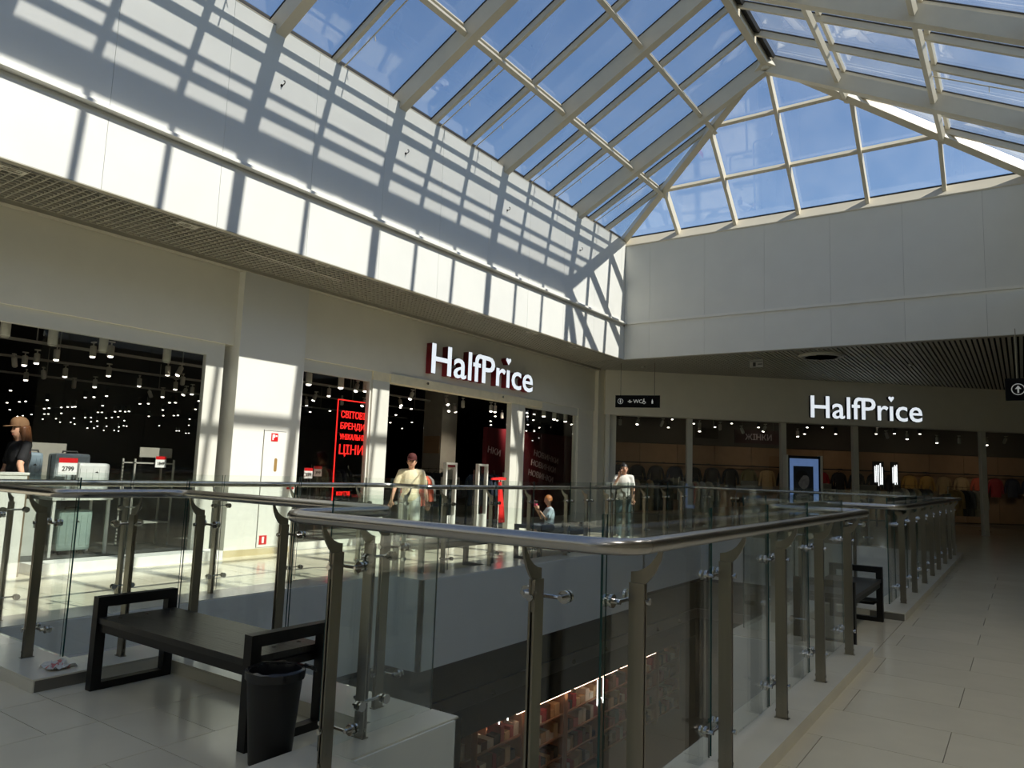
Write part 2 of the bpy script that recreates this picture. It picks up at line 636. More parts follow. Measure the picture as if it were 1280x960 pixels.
LJ = [3.92 + 1.48 * k for k in range(-17, 10)]
BJ = [0.48 + 1.48 * k for k in range(-2, 8)]
wl = panel_wall('wall_left', 'white panelled fascia wall striped with skylight shadows', 1, VF, UN, UB, LJ, -1, [(ZS, ZL - 0.07), (ZL + 0.03, ZB - 0.02)])
wb = panel_wall('wall_back', 'white panelled end wall under the glazed hip', 0, UB, VRB, VF, BJ, -1, [(ZS, ZL - 0.07), (ZL + 0.05, ZB - 0.16)])
wr = panel_wall('wall_right', 'white panelled fascia wall above the right gallery', 1, VRB, UN, UB, LJ, 1, [(ZS, ZL - 0.07), (ZL + 0.05, ZB - 0.02)])
# projecting ledge channel
struct(MB().box(UN, UB, VF - 0.1, VF + 0.1, ZL - 0.012, ZL + 0.03).box(UN, UB, VF + 0.02, VF + 0.1, ZL - 0.07, ZL - 0.012).build('trim_17', M_TRIMW), 'white ledge channel along the left fascia')
struct(MB().box(UB - 0.03, UB + 0.1, VRB, VF, ZL - 0.012, ZL + 0.05).box(UB + 0.015, UB + 0.1, VRB, VF, ZL - 0.07, ZL - 0.012).build('trim_18', M_TRIMW), 'white ledge channel along the end wall')
# sloping sill under the hip glass
struct(MB().prism([(UB + 0.28, ZB - 0.16), (UB - 0.02, ZB - 0.16), (UB - 0.02, ZB - 0.13), (UB + 0.2, ZG - 0.02), (UB + 0.28, ZG - 0.02)], 1, VRB - 0.25, VF + 0.25).build('trim_19', M_BEAM), 'cream sill at the foot of the hip glazing')
struct(MB().prism([(VF + 0.28, ZB - 0.03), (VF, ZB - 0.03), (VF, ZB - 0.01), (VF + 0.22, ZG - 0.02), (VF + 0.28, ZG - 0.02)], 0, UN, UB + 0.2).build('trim_22', M_BEAM), 'cream sill at the foot of the left glazing')
struct(MB().prism([(VRB - 0.28, ZB - 0.03), (VRB, ZB - 0.03), (VRB, ZB - 0.01), (VRB - 0.22, ZG - 0.02), (VRB - 0.28, ZG - 0.02)], 0, UN, UB + 0.2).build('trim_23', M_BEAM), 'cream sill at the foot of the right glazing')
# flat roofs and outer shell round the skylight (keeps daylight to the glazing)
struct(MB().box(UN - 0.2, UB + 0.2, VF + 0.16, VF + 0.4, ZS + 0.4, ZB).box(UN, UE, VF + 0.16, VE, 4.95, 5.1).build('ceiling_left_void', M_VOID), 'black void above the open grid ceiling')
struct(MB().box(UB + 0.16, UE, -7, VF + 0.2, 4.62, 5.1).box(UN, UB + 0.2, -7, VRB - 0.16, 4.62, 4.8).build('ceiling_back_void', M_VOID), 'dark void above the slatted ceiling')
struct(MB().box(UN - 0.2, UN, -7, VE, -6, ZB).prism([(VRB, ZB), (VF, ZB), (VRI, ZRI)], 0, UN - 0.2, UN).build('wall_near', M_WALL), 'plain wall closing the hall behind the viewer')
struct(MB().box(UB, UB + 0.35, VF, VF + 0.35, ZS + 0.05, ZB - 0.03).box(UB, UB + 0.35, VRB - 0.35, VRB, ZS + 0.05, ZB - 0.03).build('wall_corner_sunblock', M_JOINT), 'unseen corner blocks added to keep sun out behind the upper wall panels')  # hidden blocks added to stop sun leaking in at the wall corners
struct(MB().box(UN, UE, -7.2, -7.0, -6, 4.8).build('wall_far_right', M_WALL), 'plain wall along the right gallery')
M_STOREW = mat('store_dark_wall', rgb(46, 45, 42), 0.8, var=0.08, scale=1)
struct(MB().box(UN, UE, VE, VE + 0.2, -0.3, 5.1).box(UE, UE + 0.2, -7, VE, -0.3, 5.1).build('wall_store', M_STOREW), 'dark walls at the back of the store')

# ------------------------------------------------------------------ skylight
sk = sroot('window_1', 'pitched glass skylight with white steel frame and hipped end', (0, 0, 0))
MAINS = [UN + 0.1, -18.6, -15.5, -12.4, -9.3, -6.2, -3.1, 0.0, 3.1, 6.15, 8.72, 11.85, UAP]
BARS = [-20.6, -19.6, -17.5, -16.5, -14.5, -13.4, -11.4, -10.3, -8.3, -7.2, -5.17, -4.13, -2.07, -1.03, 1.03, 2.07, 4.13, 5.15, 7.32, 9.72, 10.76, 12.82, 13.86, 15.78, 16.65]
VPUR = [7.32, 5.68]


def zl(v):
    return ZG + SL * (VG - v)


def slope_pt(u, v, side):
    return Vector((u, v if side > 0 else 2 * VRI - v, zl(v)))


def hip_u(v):      # end of the left slope at height of v
    return UH - (UH - UAP) * (VG - v) / (VG - VRI)


NL = {1: Vector((0, SL, 1)).normalized(), -1: Vector((0, -SL, 1)).normalized()}
for side in (1, -1):
    n = NL[side]
    for u in MAINS:
        MB().beam(slope_pt(u, VG + 0.0, side), slope_pt(u, VRI, side), 0.17, 0.29, n, -0.235).beam(slope_pt(u, VG, side), slope_pt(u, VRI, side), 0.085, 0.075, n, -0.055).beam(slope_pt(u, VG, side), slope_pt(u, VRI, side), 0.105, 0.02, n, -0.006, 1).build('rafter', [M_BEAM, M_GASKET], sk)
    for u in BARS:
        vtop = VRI
        if u > UAP:
            vtop = VG - (UH - u) / (UH - UAP) * (VG - VRI)
        MB().beam(slope_pt(u, VG, side), slope_pt(u, vtop, side), 0.07, 0.11, n, -0.072).beam(slope_pt(u, VG, side), slope_pt(u, vtop, side), 0.095, 0.02, n, -0.006, 1).build('glazing_bar', [M_BEAM, M_GASKET], sk)
    for v in VPUR:
        MB().beam(slope_pt(UN, v, side), slope_pt(hip_u(v), v, side), 0.085, 0.10, n, -0.235).build('purlin', M_BEAM, sk, bevel=0.004)
        MB().beam(slope_pt(UN, v, side), slope_pt(hip_u(v), v, side), 0.075, 0.06, n, -0.02).build('glazing_bar', M_BEAM, sk)
    # base gasket and hip rafter
    MB().beam(slope_pt(UN, VG - 0.02, side), slope_pt(UH, VG - 0.02, side), 0.05, 0.06, (0, 0, 1), 0.0).build('gasket', M_GASKET, sk)
    MB().beam(slope_pt(UH, VG, side), slope_pt(UAP, VRI, side), 0.15, 0.26, (SH, side * SL, 1), -0.2).build('hip_rafter', M_BEAM, sk, bevel=0.006)
    # panes
    us = sorted(MAINS + BARS + [UH])
    vs = [VG - 0.03, VPUR[0], VPUR[1], VRI + 0.06]
    for i in range(len(us) - 1):
        for j in range(3):
            g = 0.03
            poly = [(us[i] + g, vs[j] - g), (us[i + 1] - g, vs[j] - g), (us[i + 1] - g, vs[j + 1] + g), (us[i] + g, vs[j + 1] + g)]
            out = []
            f = lambda p: hip_u(p[1]) - 0.09 - p[0]
            for a, b in zip(poly, poly[1:] + poly[:1]):
                fa, fb2 = f(a), f(b)
                if fa >= 0:
                    out.append(a)
                if (fa >= 0) != (fb2 >= 0):
                    t = fa / (fa - fb2)
                    out.append((a[0] + (b[0] - a[0]) * t, a[1] + (b[1] - a[1]) * t))
            if len(out) < 3:
                continue
            pts = [slope_pt(p[0], p[1], side) for p in out]
            if max(p.x for p in pts) - min(p.x for p in pts) < 0.05:
                continue
            MB().hexa([p - n * 0.006 for p in pts], [p + n * 0.018 for p in pts]).build('pane', G_ROOF, sk)
    # opening rods
    for u in (BARS if side > 0 else BARS[::2]):
        if u > 16 or u < 3:
            continue
        a = slope_pt(u + 0.16, VG - 0.03, side) - n * 0.12
        b = slope_pt(u + 0.16, VPUR[0], side) - n * 0.16
        c = a.lerp(b, 0.45)
        MB().tube([a, b], 0.011, 6).tube([c, c + Vector((0.03, 0, -0.09))], 0.007, 5).build('opening_rod', M_BEAM, sk)
# ridge
MB().beam((UN, VRI, ZRI), (UAP, VRI, ZRI), 0.14, 0.26, (0, 0, 1), -0.17).beam((UN, VRI, ZRI), (UAP + 0.1, VRI, ZRI), 0.16, 0.08, (0, 0, 1), 0.0).build('ridge_beam', M_BEAM, sk, bevel=0.006)
for k in range(len(MAINS) - 1):
    for q in range(3):
        u0 = MAINS[k] + (MAINS[k + 1] - MAINS[k]) * q / 3 + 0.09
        u1 = MAINS[k] + (MAINS[k + 1] - MAINS[k]) * (q + 1) / 3 - 0.09
        if u1 > 3:
            nn = NL[-1]
            a = slope_pt(u0, VRI + 0.16, -1) - nn * 0.05
            b = slope_pt(u1, VRI + 0.16, -1) - nn * 0.05
            MB().beam(a, b, 0.14, 0.07, nn, 0).build('ridge_vent', M_GASKET, sk)
MB().lathe([(0.05, -0.42), (0.13, -0.38), (0.14, -0.16), (0.1, -0.06)], 14, (UAP, VRI, ZRI)).build('apex_plate', M_BEAM, sk)
# hip end
nh = Vector((SH, 0, 1)).normalized()
HB = [VRI + 1.5 * k for k in (-2, -1, 0, 1, 2)]


def hip_pt(v, z):
    return Vector((UH - (z - ZG) / SH, v, z))


def hip_half(z):
    return (VG - VRI) * (ZRI - z) / (ZRI - ZG)


HZ = [ZG, zl(VPUR[0]), zl(VPUR[1]), ZRI]
for v in HB:
    ztop = ZRI - abs(v - VRI) / (VG - VRI) * (ZRI - ZG)
    MB().beam(hip_pt(v, ZG - 0.16), hip_pt(v, ztop - 0.03), 0.075, 0.22, nh, -0.14).build('hip_bar', M_BEAM, sk, bevel=0.004)
for z in HZ[1:3]:
    hw = hip_half(z)
    MB().beam(hip_pt(VRI - hw, z), hip_pt(VRI + hw, z), 0.07, 0.15, nh, -0.1).build('purlin', M_BEAM, sk, bevel=0.004)
MB().beam(hip_pt((2 * VRI - VG), ZG), hip_pt(VG, ZG), 0.05, 0.05, (0, 0, 1), 0.0).build('gasket', M_GASKET, sk)
hv = [(2 * VRI - VG)] + HB + [VG]
for i in range(len(hv) - 1):
    for j in range(3):
        g = 0.03
        poly = [(hv[i] + g, HZ[j] + g), (hv[i + 1] - g, HZ[j] + g), (hv[i + 1] - g, HZ[j + 1] - g), (hv[i] + g, HZ[j + 1] - g)]
        f = lambda p: hip_half(p[1]) - 0.06 - abs(p[0] - VRI)
        out = []
        for a, b in zip(poly, poly[1:] + poly[:1]):
            fa, fb2 = f(a), f(b)
            if fa >= 0:
                out.append(a)
            if (fa >= 0) != (fb2 >= 0):
                t = fa / (fa - fb2)
                out.append((a[0] + (b[0] - a[0]) * t, a[1] + (b[1] - a[1]) * t))
        if len(out) < 3 or max(p[0] for p in out) - min(p[0] for p in out) < 0.05:
            continue
        pts = [hip_pt(p[0], p[1]) for p in out]
        MB().hexa([p - nh * 0.006 for p in pts], [p + nh * 0.018 for p in pts]).build('pane', G_ROOF, sk)


# ------------------------------------------------------------------ ceilings over the galleries
M_GRID = mat('grey_ceiling_grid', rgb(186, 182, 168), 0.5, 0.0)
cl = struct(MB().box(UN, UB, VF - 0.0, VF + 0.09, ZS - 0.012, ZS).box(UN, 18.8, 9.985, 10.13, ZS - 0.055, ZS + 0.02).box(UN, UN + 0.05, VF, VS, ZS - 0.01, ZS + 0.04).build('ceiling_left', mat('beige_edge_trim', rgb(176, 172, 156), 0.5)),
            'open cell grid ceiling over the left gallery')
m = MB()
for k in range(14):
    m.box(UN, 17.5, 8.7 + 0.0985 * k - 0.006, 8.7 + 0.0985 * k + 0.006, ZS, ZS + 0.045)
u = 0.5
while u < 17.5:
    m.box(u - 0.006, u + 0.006, 8.69, 10.0, ZS, ZS + 0.045)
    u += 0.0985
m.build('ceiling_grid', M_GRID, cl)['kind'] = 'stuff'
cb = struct(MB().box(UB, UB + 0.2, VRB, VF, ZS - 0.012, ZS).build('ceiling_back', M_GRID), 'linear slatted ceiling under the end wall')
m = MB()
v = -6.9
while v < 10.05:
    ue = 19.05 + (9.9 - v) * 0.8693 + 0.12
    m.box((UB + 0.07) if v < VF else 17.52, ue, v, v + 0.062, ZS, ZS + 0.04)
    v += 0.1
v = -6.9
while v < VRB - 0.2:
    m.box(UN, UB, v, v + 0.062, ZS, ZS + 0.04)
    v += 0.1
m.build('ceiling_slat', mat('grey_ceiling_slat', rgb(188, 186, 174), 0.5), cb)['kind'] = 'stuff'

# ------------------------------------------------------------------ left shopfront
M_FRAME = mat('window_frame_white', rgb(214, 213, 202), 0.4, var=0.02)
wsf = struct(MB().box(UN, 6.86, VS, VS + 0.3, 3.27, ZS).box(8.1, 18.8, VS, VS + 0.3, 3.27, ZS).build('wall_shopfront_left', M_WALL), 'plain warm grey bulkhead above the shop windows')
# pilaster with the service door
pil = struct(MB().box(6.85, 8.12, 10.0, VS + 0.5, 0.1, ZS).build('wall_pilaster', mat('pilaster_paint', rgb(226, 225, 216), 0.5, var=0.015, scale=2)), 'white pilaster between two shop windows')
MB().box(6.845, 8.125, 9.992, 10.02, 0.0, 0.1).build('skirting_tile', mat('beige_skirting', rgb(190, 176, 138), 0.35), pil)
struct(MB().box(18.78, 19.2, 10.04, VS + 0.4, 0, ZS).box(17.86, 18.72, VS + 0.02, VS + 0.2, 0.02, 3.27).build('wall_corner_pilaster', M_WALL), 'narrow pilaster closing the left shopfront')


def window(name, label, u0, u1, z0, z1, joints, fl, fr, v=VS + 0.07):
    w = sroot(name, label)
    MB().box(u0, u1, v - 0.03, v + 0.07, z1, 3.27).build('window_head', M_FRAME, w)
    MB().box(u0, u1, v - 0.03, v + 0.05, 0.0, z0).build('window_sill', M_FRAME, w)
    if fl:
        MB().box(u0, u0 + fl, v - 0.03, v + 0.06, z0, z1).build('window_frame', M_FRAME, w)
    if fr:
        MB().box(u1 - fr, u1, v - 0.03, v + 0.06, z0, z1).build('window_frame', M_FRAME, w)
    ed = [u0 + fl] + joints + [u1 - fr]
    for k in range(len(ed) - 1):
        MB().box(ed[k] + 0.004, ed[k + 1] - 0.004, v, v + 0.012, z0, z1).build('pane', G_SHOP, w)
    return w


w2 = window('window_2', 'wide shop window with suitcases behind plain glass', 4.14, 6.72, 0.12, 3.06, [4.47, 5.57], 0.0, 0.3)
w6 = window('window_6', 'shop window beyond the side doorway', UN + 0.4, 2.2, 0.12, 3.06, [-17, -13, -9, -5, -3.8, -2.1, -0.4, 1.2], 0.1, 0.06)
MB().box(2.2, 4.14, VS + 0.04, VS + 0.14, 3.06, 3.27).build('door_head', M_FRAME, w6)
struct(MB().box(2.3, 6.6, VS + 0.16, 11.5, 0.0, 0.12).build('trim_21', mat('window_platform', rgb(44, 43, 40), 0.4)), 'grey raised platform inside the suitcase window')
w3 = window('window_3', 'shop window with red lettered banner behind the glass', 8.12, 9.9, 0.12, 3.06, [9.16], 0.0, 0.04)
w4 = window('window_4', 'shop window beside the entrance with dark red display', 15.15, 17.88, 0.12, 3.06, [], 0.05, 0.05)
struct(MB().box(4.15, 6.72, 9.82, VS + 0.02, 0.0, 0.13).build('trim_20', mat('white_plinth', rgb(235, 235, 228), 0.4)), 'low white plinth under the suitcase window')
# entrance portal
dr = struct(MB().box(9.9, 10.35, VS, VS + 0.14, 0, 3.1).build('door_1', M_FRAME), 'open store entrance with pale jambs and glazed side panels')
MB().box(14.56, 15.15, VS, VS + 0.14, 0, 3.1).box(14.84, 14.855, VS - 0.008, VS, 0.02, 3.1).build('door_jamb', M_FRAME, dr)
MB().box(10.35, 15.9, VS - 0.03, VS + 0.2, 3.1, 3.27).box(9.9, 10.35, VS, VS + 0.2, 3.1, 3.27).build('door_head', mat('cream_portal_band', rgb(238, 228, 196), 0.45), dr)
MB().box(10.35, 14.56, VS + 0.0, VS + 0.3, -0.004, 0.006).build('threshold', mat('pale_threshold', rgb(196, 190, 170), 0.3), dr)
for u in (11.4, 14.1):
    MB().tube([(u, VS - 0.03, 3.2), (u, VS - 0.06, 3.2)], 0.012, 8).tube([(u, VS - 0.06, 3.2), (u, VS - 0.07, 3.2)], 0.03, 8).build('sprinkler', M_CHROME, dr)

# ------------------------------------------------------------------ oblique shopfront at the back
def obox(m, s0, s1, o0, o1, z0, z1, mi=0):
    b = [sp(s0, o0, z0), sp(s1, o0, z0), sp(s1, o1, z0), sp(s0, o1, z0)]
    t = [sp(s0, o0, z1), sp(s1, o0, z1), sp(s1, o1, z1), sp(s0, o1, z1)]
    return m.hexa(b, t, mi)


struct(obox(MB().box(UN, UE, VS + 0.45, VE, 4.2, 4.3), 0.0, 24, 0.41, 22, 4.19, 4.29).build('ceiling_store', mat('store_ceiling', rgb(24, 24, 23), 0.9)), 'black painted ceiling inside the store')
wo2 = struct(obox(MB(), -0.05, 21, 0.0, 0.4, 3.2, ZS).build('wall_shopfront_back', M_WALL), 'shaded grey bulkhead over the angled shopfront')
w5 = sroot('window_5', 'angled glazed shopfront with slim pale mullions')
obox(obox(MB(), 0.0, 0.34, 0.2, 0.34, 0, 3.2), -0.02, 0.1, 0.0, 0.3, 0, 3.2).build('window_frame', M_FRAME, w5)
for s_ in (2.58, 5.5, 7.8, 12.0, 16.2):
    obox(MB(), s_ - 0.08, s_ + 0.08, 0.2, 0.34, 0, 3.2).build('mullion', M_FRAME, w5)
for a, b in ((0.34, 2.5), (2.66, 5.42), (7.88, 11.92), (12.08, 16.12)):
    obox(MB(), a, b, 0.26, 0.272, 0.02, 3.2).build('pane', G_SHOP, w5)

# ------------------------------------------------------------------ glass railings
ZRAIL, RRAIL = 1.205, 0.030
POST = MB().box(-0.014, -0.005, -0.031, 0.031, ZC, 1.05).box(0.005, 0.014, -0.031, 0.031, ZC, 1.05)
for z in (0.155, 0.215):
    POST.tube([(-0.016, 0, z), (0.016, 0, z)], 0.009, 8)
POST.tube([(0, 0.036, 0.12), (0, -0.036, 0.12)], 0.009, 8).box(-0.02, 0.02, -0.04, 0.04, ZC, ZC + 0.004)
ME_POST = POST.mesh('post', M_STEEL)
prof = [(-0.028, 0.93), (0.028, 0.93), (0.028, 1.045), (0.052, 1.068), (0.074, 1.1), (0.092, 1.14), (0.1, 1.178),
        (0.086, 1.18), (0.074, 1.155), (0.054, 1.128), (0.03, 1.108), (0.0, 1.094), (-0.028, 1.089)]
ME_HORN = MB().prism(prof, 0, -0.0048, 0.0048).mesh('bracket', M_STEEL)


def clamp_mesh():
    m = MB()
    m.tube([(0, 0.045, 0), (0, -0.045, 0)], 0.008, 8)
    m.tube([(0, 0.05, 0), (0, 0.04, 0)], 0.013, 8)
    m.tube([(-0.085, -0.04, 0), (0.085, -0.04, 0)], 0.0075, 8)
    for x in (-0.085, 0.085):
        m.tube([(x, -0.03, 0), (x, -0.078, 0)], 0.010, 8)
        m.tube([(x, -0.058, 0), (x, -0.071, 0)], 0.025, 14)
        m.tube([(x, -0.085, 0), (x, -0.095, 0)], 0.024, 14)
    return m.mesh('glass_clamp', M_CHROME, smooth=True)


ME_CLAMP = clamp_mesh()
# rail corners in order round the opening (outer centreline of the handrail)
RC = [(2.30, 2.93), (2.30, 1.11), (7.00, 1.11), (7.00, 1.95), (9.20, 1.95), (9.20, 1.11), (18.45, 1.11), (18.45, 7.12),
      (13.20, 7.12), (13.20, 6.50), (7.40, 6.50), (7.40, 7.12), (2.30, 7.12), (2.30, 5.12), (3.10, 5.12), (3.10, 2.93)]
POSTS = [  # positions along the changing axis for every run, in the order of RC
    [1.53, 2.63], [2.61, 3.61, 4.60, 5.60, 6.63], [1.62], [7.55, 8.65], [1.62], [9.9, 11.0, 12.15, 13.25, 14.3, 15.5, 16.6, 17.6],
    [1.9, 2.9, 3.9, 4.9, 5.9, 6.6], [17.6, 16.55, 15.4, 14.4], [6.75], [12.4, 11.6, 10.9, 9.76, 8.75, 7.7], [6.75],
    [6.75, 5.7, 4.69, 3.72, 2.75], [6.55, 5.62], [2.83], [4.98, 4.03, 3.1], [2.81]]
RLAB = ['glass railing run with two steel posts nearest the waste bin', 'glass railing run between the opening and the right walkway',
        'short glass railing return before the right bench recess', 'glass railing behind the bench of the right recess',
        'short glass railing return beyond the right bench recess', 'long glass railing with eight close posts along the right walkway',
        'glass railing across the far end of the opening', 'glass railing by the woman on the phone beyond the left benches',
        'short glass railing return beyond the child on the bench', 'glass railing behind the two benches of the left gallery',
        'short glass railing return before the left gallery benches', 'glass railing in front of the suitcase window and pilaster',
        'glass railing with dark posts beside the littered curb corner', 'short glass railing return at the far end of the near bench',
        'glass railing directly behind the near black bench', 'short glass railing return behind the waste bin']


def fillet(i, r=0.15, n=6):
    p = Vector(RC[i])
    a = (Vector(RC[i - 1]) - p).normalized()
    b = (Vector(RC[(i + 1) % 16]) - p).normalized()
    c = p + (a + b) * r
    pts = []
    for k in range(2 * n + 1):
        t = k / (2 * n) * PI / 2
        q = c - b * r * math.cos(t) - a * r * math.sin(t)
        pts.append(q)
    return pts[:n + 1], pts[n:]


for i in range(16):
    j = (i + 1) % 16
    A, B = Vector(RC[i]), Vector(RC[j])
    d = (B - A).normalized()
    # the void is on the left of the walking direction
    inn = Vector((-d.y, d.x))
    along = 0 if abs(d.x) > 0.5 else 1
    root = thing('glass_railing', RLAB[i], 'railing', ((A.x + B.x) / 2, (A.y + B.y) / 2, 0), 0, 'glass railing runs round the opening')
    o2 = Vector(((A.x + B.x) / 2, (A.y + B.y) / 2))
    path = [fillet(i)[1][-1]] + fillet(j)[0] + fillet(j)[1][1:]
    MB().tube([(p.x - o2.x, p.y - o2.y, ZRAIL) for p in path], RRAIL, 16, cap=False).build('handrail', M_RAIL, root, smooth=True)
    rz = math.atan2(-inn.y, -inn.x) - PI / 2      # local +y points to the walkway
    off = 0.10
    pl = []
    for t in POSTS[i]:
        p = Vector((t, A.y)) if along == 0 else Vector((A.x, t))
        p = p + inn * off
        pl.append(t)
        po = put('post', ME_POST, root, (p.x - o2.x, p.y - o2.y, 0), rz)
        put('bracket', ME_HORN, po)
        put('glass_clamp', ME_CLAMP, po, (0, 0, 0.985))
        put('glass_clamp', ME_CLAMP, po, (0, 0, 0.265))
    # panes from post to post, reaching the corners of the pane line
    go = 0.178
    e0 = (A + inn * go)
    e1 = (B + inn * go)
    # convex or concave corners shift the pane ends
    a0 = e0.x if along == 0 else e0.y
    a1 = e1.x if along == 0 else e1.y
    prv, nxt = Vector(RC[i - 1]), Vector(RC[(j + 1) % 16])
    for end, other in ((0, prv), (1, nxt)):
        dd = (other - (A if end == 0 else B)).normalized()
        sgn = 1 if dd.dot(inn) > 0 else -1      # inner corner of the pane polygon: pull in, else push out
        sh = (go - 0.012) * sgn
        if end == 0:
            a0 += (d.x if along == 0 else d.y) * sh
        else:
            a1 -= (d.x if along == 0 else d.y) * sh
    lo, hi = min(a0, a1), max(a0, a1)
    cuts = [lo] + [t for t in sorted(pl) if lo + 0.45 < t < hi - 0.45] + [hi]
    w0 = (A.y if along == 0 else A.x) + (inn.y if along == 0 else inn.x) * go
    for k in range(len(cuts) - 1):
        c0 = cuts[k] + (0.012 if k else 0.0)
        c1 = cuts[k + 1] - (0.012 if k < len(cuts) - 2 else 0.0)
        gm = MB()
        z0, z1, th = 0.125, 1.305, 0.005
        if along == 0:
            gm.box(c0 - o2.x, c1 - o2.x, w0 - th - o2.y, w0 + th - o2.y, z0, z1)
            side = (3, 5)
        else:
            gm.box(w0 - th - o2.x, w0 + th - o2.x, c0 - o2.y, c1 - o2.y, z0, z1)
            side = (2, 4)
        # the narrow polished edges show the green body colour of the glass
        for fi in side:
            gm.mi[fi] = 1
        gm.build('glass_panel', [G_RAIL, M_GEDGE], root)

# ------------------------------------------------------------------ benches and bin
def bench(label, loc, rz, L=1.62, W=0.53):
    # long side along local y, W along local x
    t = thing('bench', label, 'bench', loc, rz, 'black benches round the opening')
    b = 0.062
    for y0 in (0, L - b):
        fr = MB().box(0, b, y0, y0 + b, 0, 0.57).box(W - b, W, y0, y0 + b, 0, 0.57).box(b, W - b, y0, y0 + b, 0.57 - b, 0.57).box(b, W - b, y0, y0 + b, 0.0, 0.045)
        fr.build('leg_frame', M_BENCH, t)
    MB().box(0.02, 0.065, b, L - b, 0.36, 0.41).box(W - 0.065, W - 0.02, b, L - b, 0.36, 0.41).box(0.065, W - 0.065, b, b + 0.04, 0.36, 0.4).box(0.065, W - 0.065, L - b - 0.04, L - b, 0.36, 0.4).build('seat_frame', M_BENCH, t)
    n = 3
    pw = (W - 0.02) / n
    bolt = MB().tube([(0, 0, 0.0), (0, 0, 0.006)], 0.012, 8).mesh('bolt', M_CHROME)
    for k in range(n):
        pk = MB().box(0.01 + k * pw + 0.0006, 0.01 + (k + 1) * pw - 0.0006, b + 0.001, L - b - 0.001, 0.41, 0.445).build('seat_plank', M_SEAT, t)
        for yy in (b + 0.1, L - b - 0.1):
            put('bolt', bolt, pk, (0.01 + (k + 0.5) * pw, yy, 0.4445))
    return t


bench('black bench with plank seat and square arm frames beside waste bin', (2.44, 3.26, 0), 0)
bench('black bench in the recess of the right railing', (8.92, 1.28, 0), PI / 2)
bench('empty black bench in the left gallery recess nearer the pilaster', (9.12, 6.6, 0), PI / 2)
bench('black bench the child is sitting on', (12.05, 6.6, 0), PI / 2)

tb = thing('waste_bin', 'black plastic waste bin with liner beside the near bench', 'bin', (2.46, 3.085, 0))
MB().lathe([(0.1, 0.0), (0.135, 0.42), (0.142, 0.42), (0.142, 0.435), (0.128, 0.435), (0.128, 0.42), (0.094, 0.012), (0.01, 0.012)], 28).build('bucket', M_BIN, tb, smooth=True)
lm = MB()
nb = 30
for ring, (r, z) in enumerate(((0.127, 0.43), (0.132, 0.442), (0.118, 0.40), (0.105, 0.30))):
    pass
bag = MB()
rings = [(0.1445, 0.40), (0.146, 0.438), (0.132, 0.444), (0.122, 0.41), (0.112, 0.30), (0.10, 0.12)]
b0 = len(bag.v)
for r, z in rings:
    for k in range(nb):
        a = 2 * PI * k / nb
        w = 1 + random.uniform(-0.012, 0.012)
        bag.v.append((r * w * math.cos(a), r * w * math.sin(a), z + random.uniform(-0.004, 0.004)))
for i in range(len(rings) - 1):
    for k in range(nb):
        bag.f.append((i * nb + k, i * nb + (k + 1) % nb, (i + 1) * nb + (k + 1) % nb, (i + 1) * nb + k))
        bag.mi.append(0)
bag.build('bin_liner', mat('black_liner', rgb(30, 30, 32), 0.22), tb, smooth=True)
# knot of the liner
MB().tube([(0.13, -0.06, 0.44), (0.17, -0.075, 0.425), (0.2, -0.07, 0.40), (0.185, -0.05, 0.415), (0.15, -0.045, 0.435)], [0.012, 0.01, 0.006, 0.007, 0.01], 8).build('liner_knot', MATS['black_liner'], tb, smooth=True)


# ------------------------------------------------------------------ store signs
M_SIGNF = mat('sign_face_white', rgb(225, 235, 245), 0.4, emit=0.30, ecol=(0.86, 0.93, 1.0), var=0.01)
M_SIGNS = mat('sign_return_red', rgb(120, 10, 24), 0.35, var=0.05)
M_SIGND = mat('sign_return_dark', rgb(30, 30, 34), 0.4)


def letter_sign(name, label, text, origin, xdir, width, height_x, depth, side_mat, bold):
    root = thing(name, label, 'sign', origin)
    size = 1.0
    full = text_mesh(text, size, 0, bold)
    x0, x1, y0, y1 = bounds(full)
    hx = bounds(text_mesh('H', size, 0, bold))
    ky = height_x / (hx[3] - hx[2])
    kx = width / (x1 - x0)
    fr = wall_frame((0, 0, 0), xdir)
    for i, ch in enumerate(text):
        upto = bounds(text_mesh(text[:i + 1], size, 0, bold))[1]
        own = text_mesh(ch, size, 0, bold)
        ob = bounds(own)
        dx = upto - ob[1] - x0
        sc_ = Matrix.Diagonal((kx, ky, 1, 1)) @ Matrix.Translation((dx, -hx[2], 0))
        me = text_mesh(ch, size, depth / 2, bold)
        upright(me, fr @ Matrix.Translation((0, 0, depth / 2)) @ sc_, side_mat)
        o = put('letter', me, root)
        fc = text_mesh(ch, size, 0.004, bold * 0.9)
        upright(fc, fr @ Matrix.Translation((0, 0, depth + 0.003)) @ sc_, M_SIGNF)
        put('letter_face', fc, o)
        if ch == 'ı':
            cx = (ob[0] + ob[1]) / 2 + dx
            w = 0.16
            pts = [(0, -0.10), (0.09, 0.02), (0.085, 0.065), (0.045, 0.08), (0, 0.05), (-0.045, 0.08), (-0.085, 0.065), (-0.09, 0.02)]
            for nm, a, b, mm in (('heart_dot', 0, depth, side_mat), ('heart_face', depth, depth + 0.008, M_SIGNF)):
                h = MB().prism([(p[0], p[1]) for p in pts], 2, a, b)
                h.xform(fr @ Matrix.Diagonal((kx, ky, 1, 1)) @ Matrix.Translation((cx, 0.70 - hx[2], 0)))
                h.build(nm, mm, root if nm == 'heart_dot' else o)
    return root


letter_sign('store_sign', 'white illuminated letters with deep red sides above store entrance', 'HalfPrıce', (11.38, VS, 3.42), (1, 0), 3.85, 0.63, 0.15, M_SIGNS, 0.010)
p = sp(6.2, 0.0, 3.37)
letter_sign('store_sign', 'white illuminated letters on the shaded angled bulkhead', 'HalfPrıce', (p.x, p.y, p.z), (SD.x, SD.y), 3.58, 0.66, 0.1, M_SIGND, 0.010)


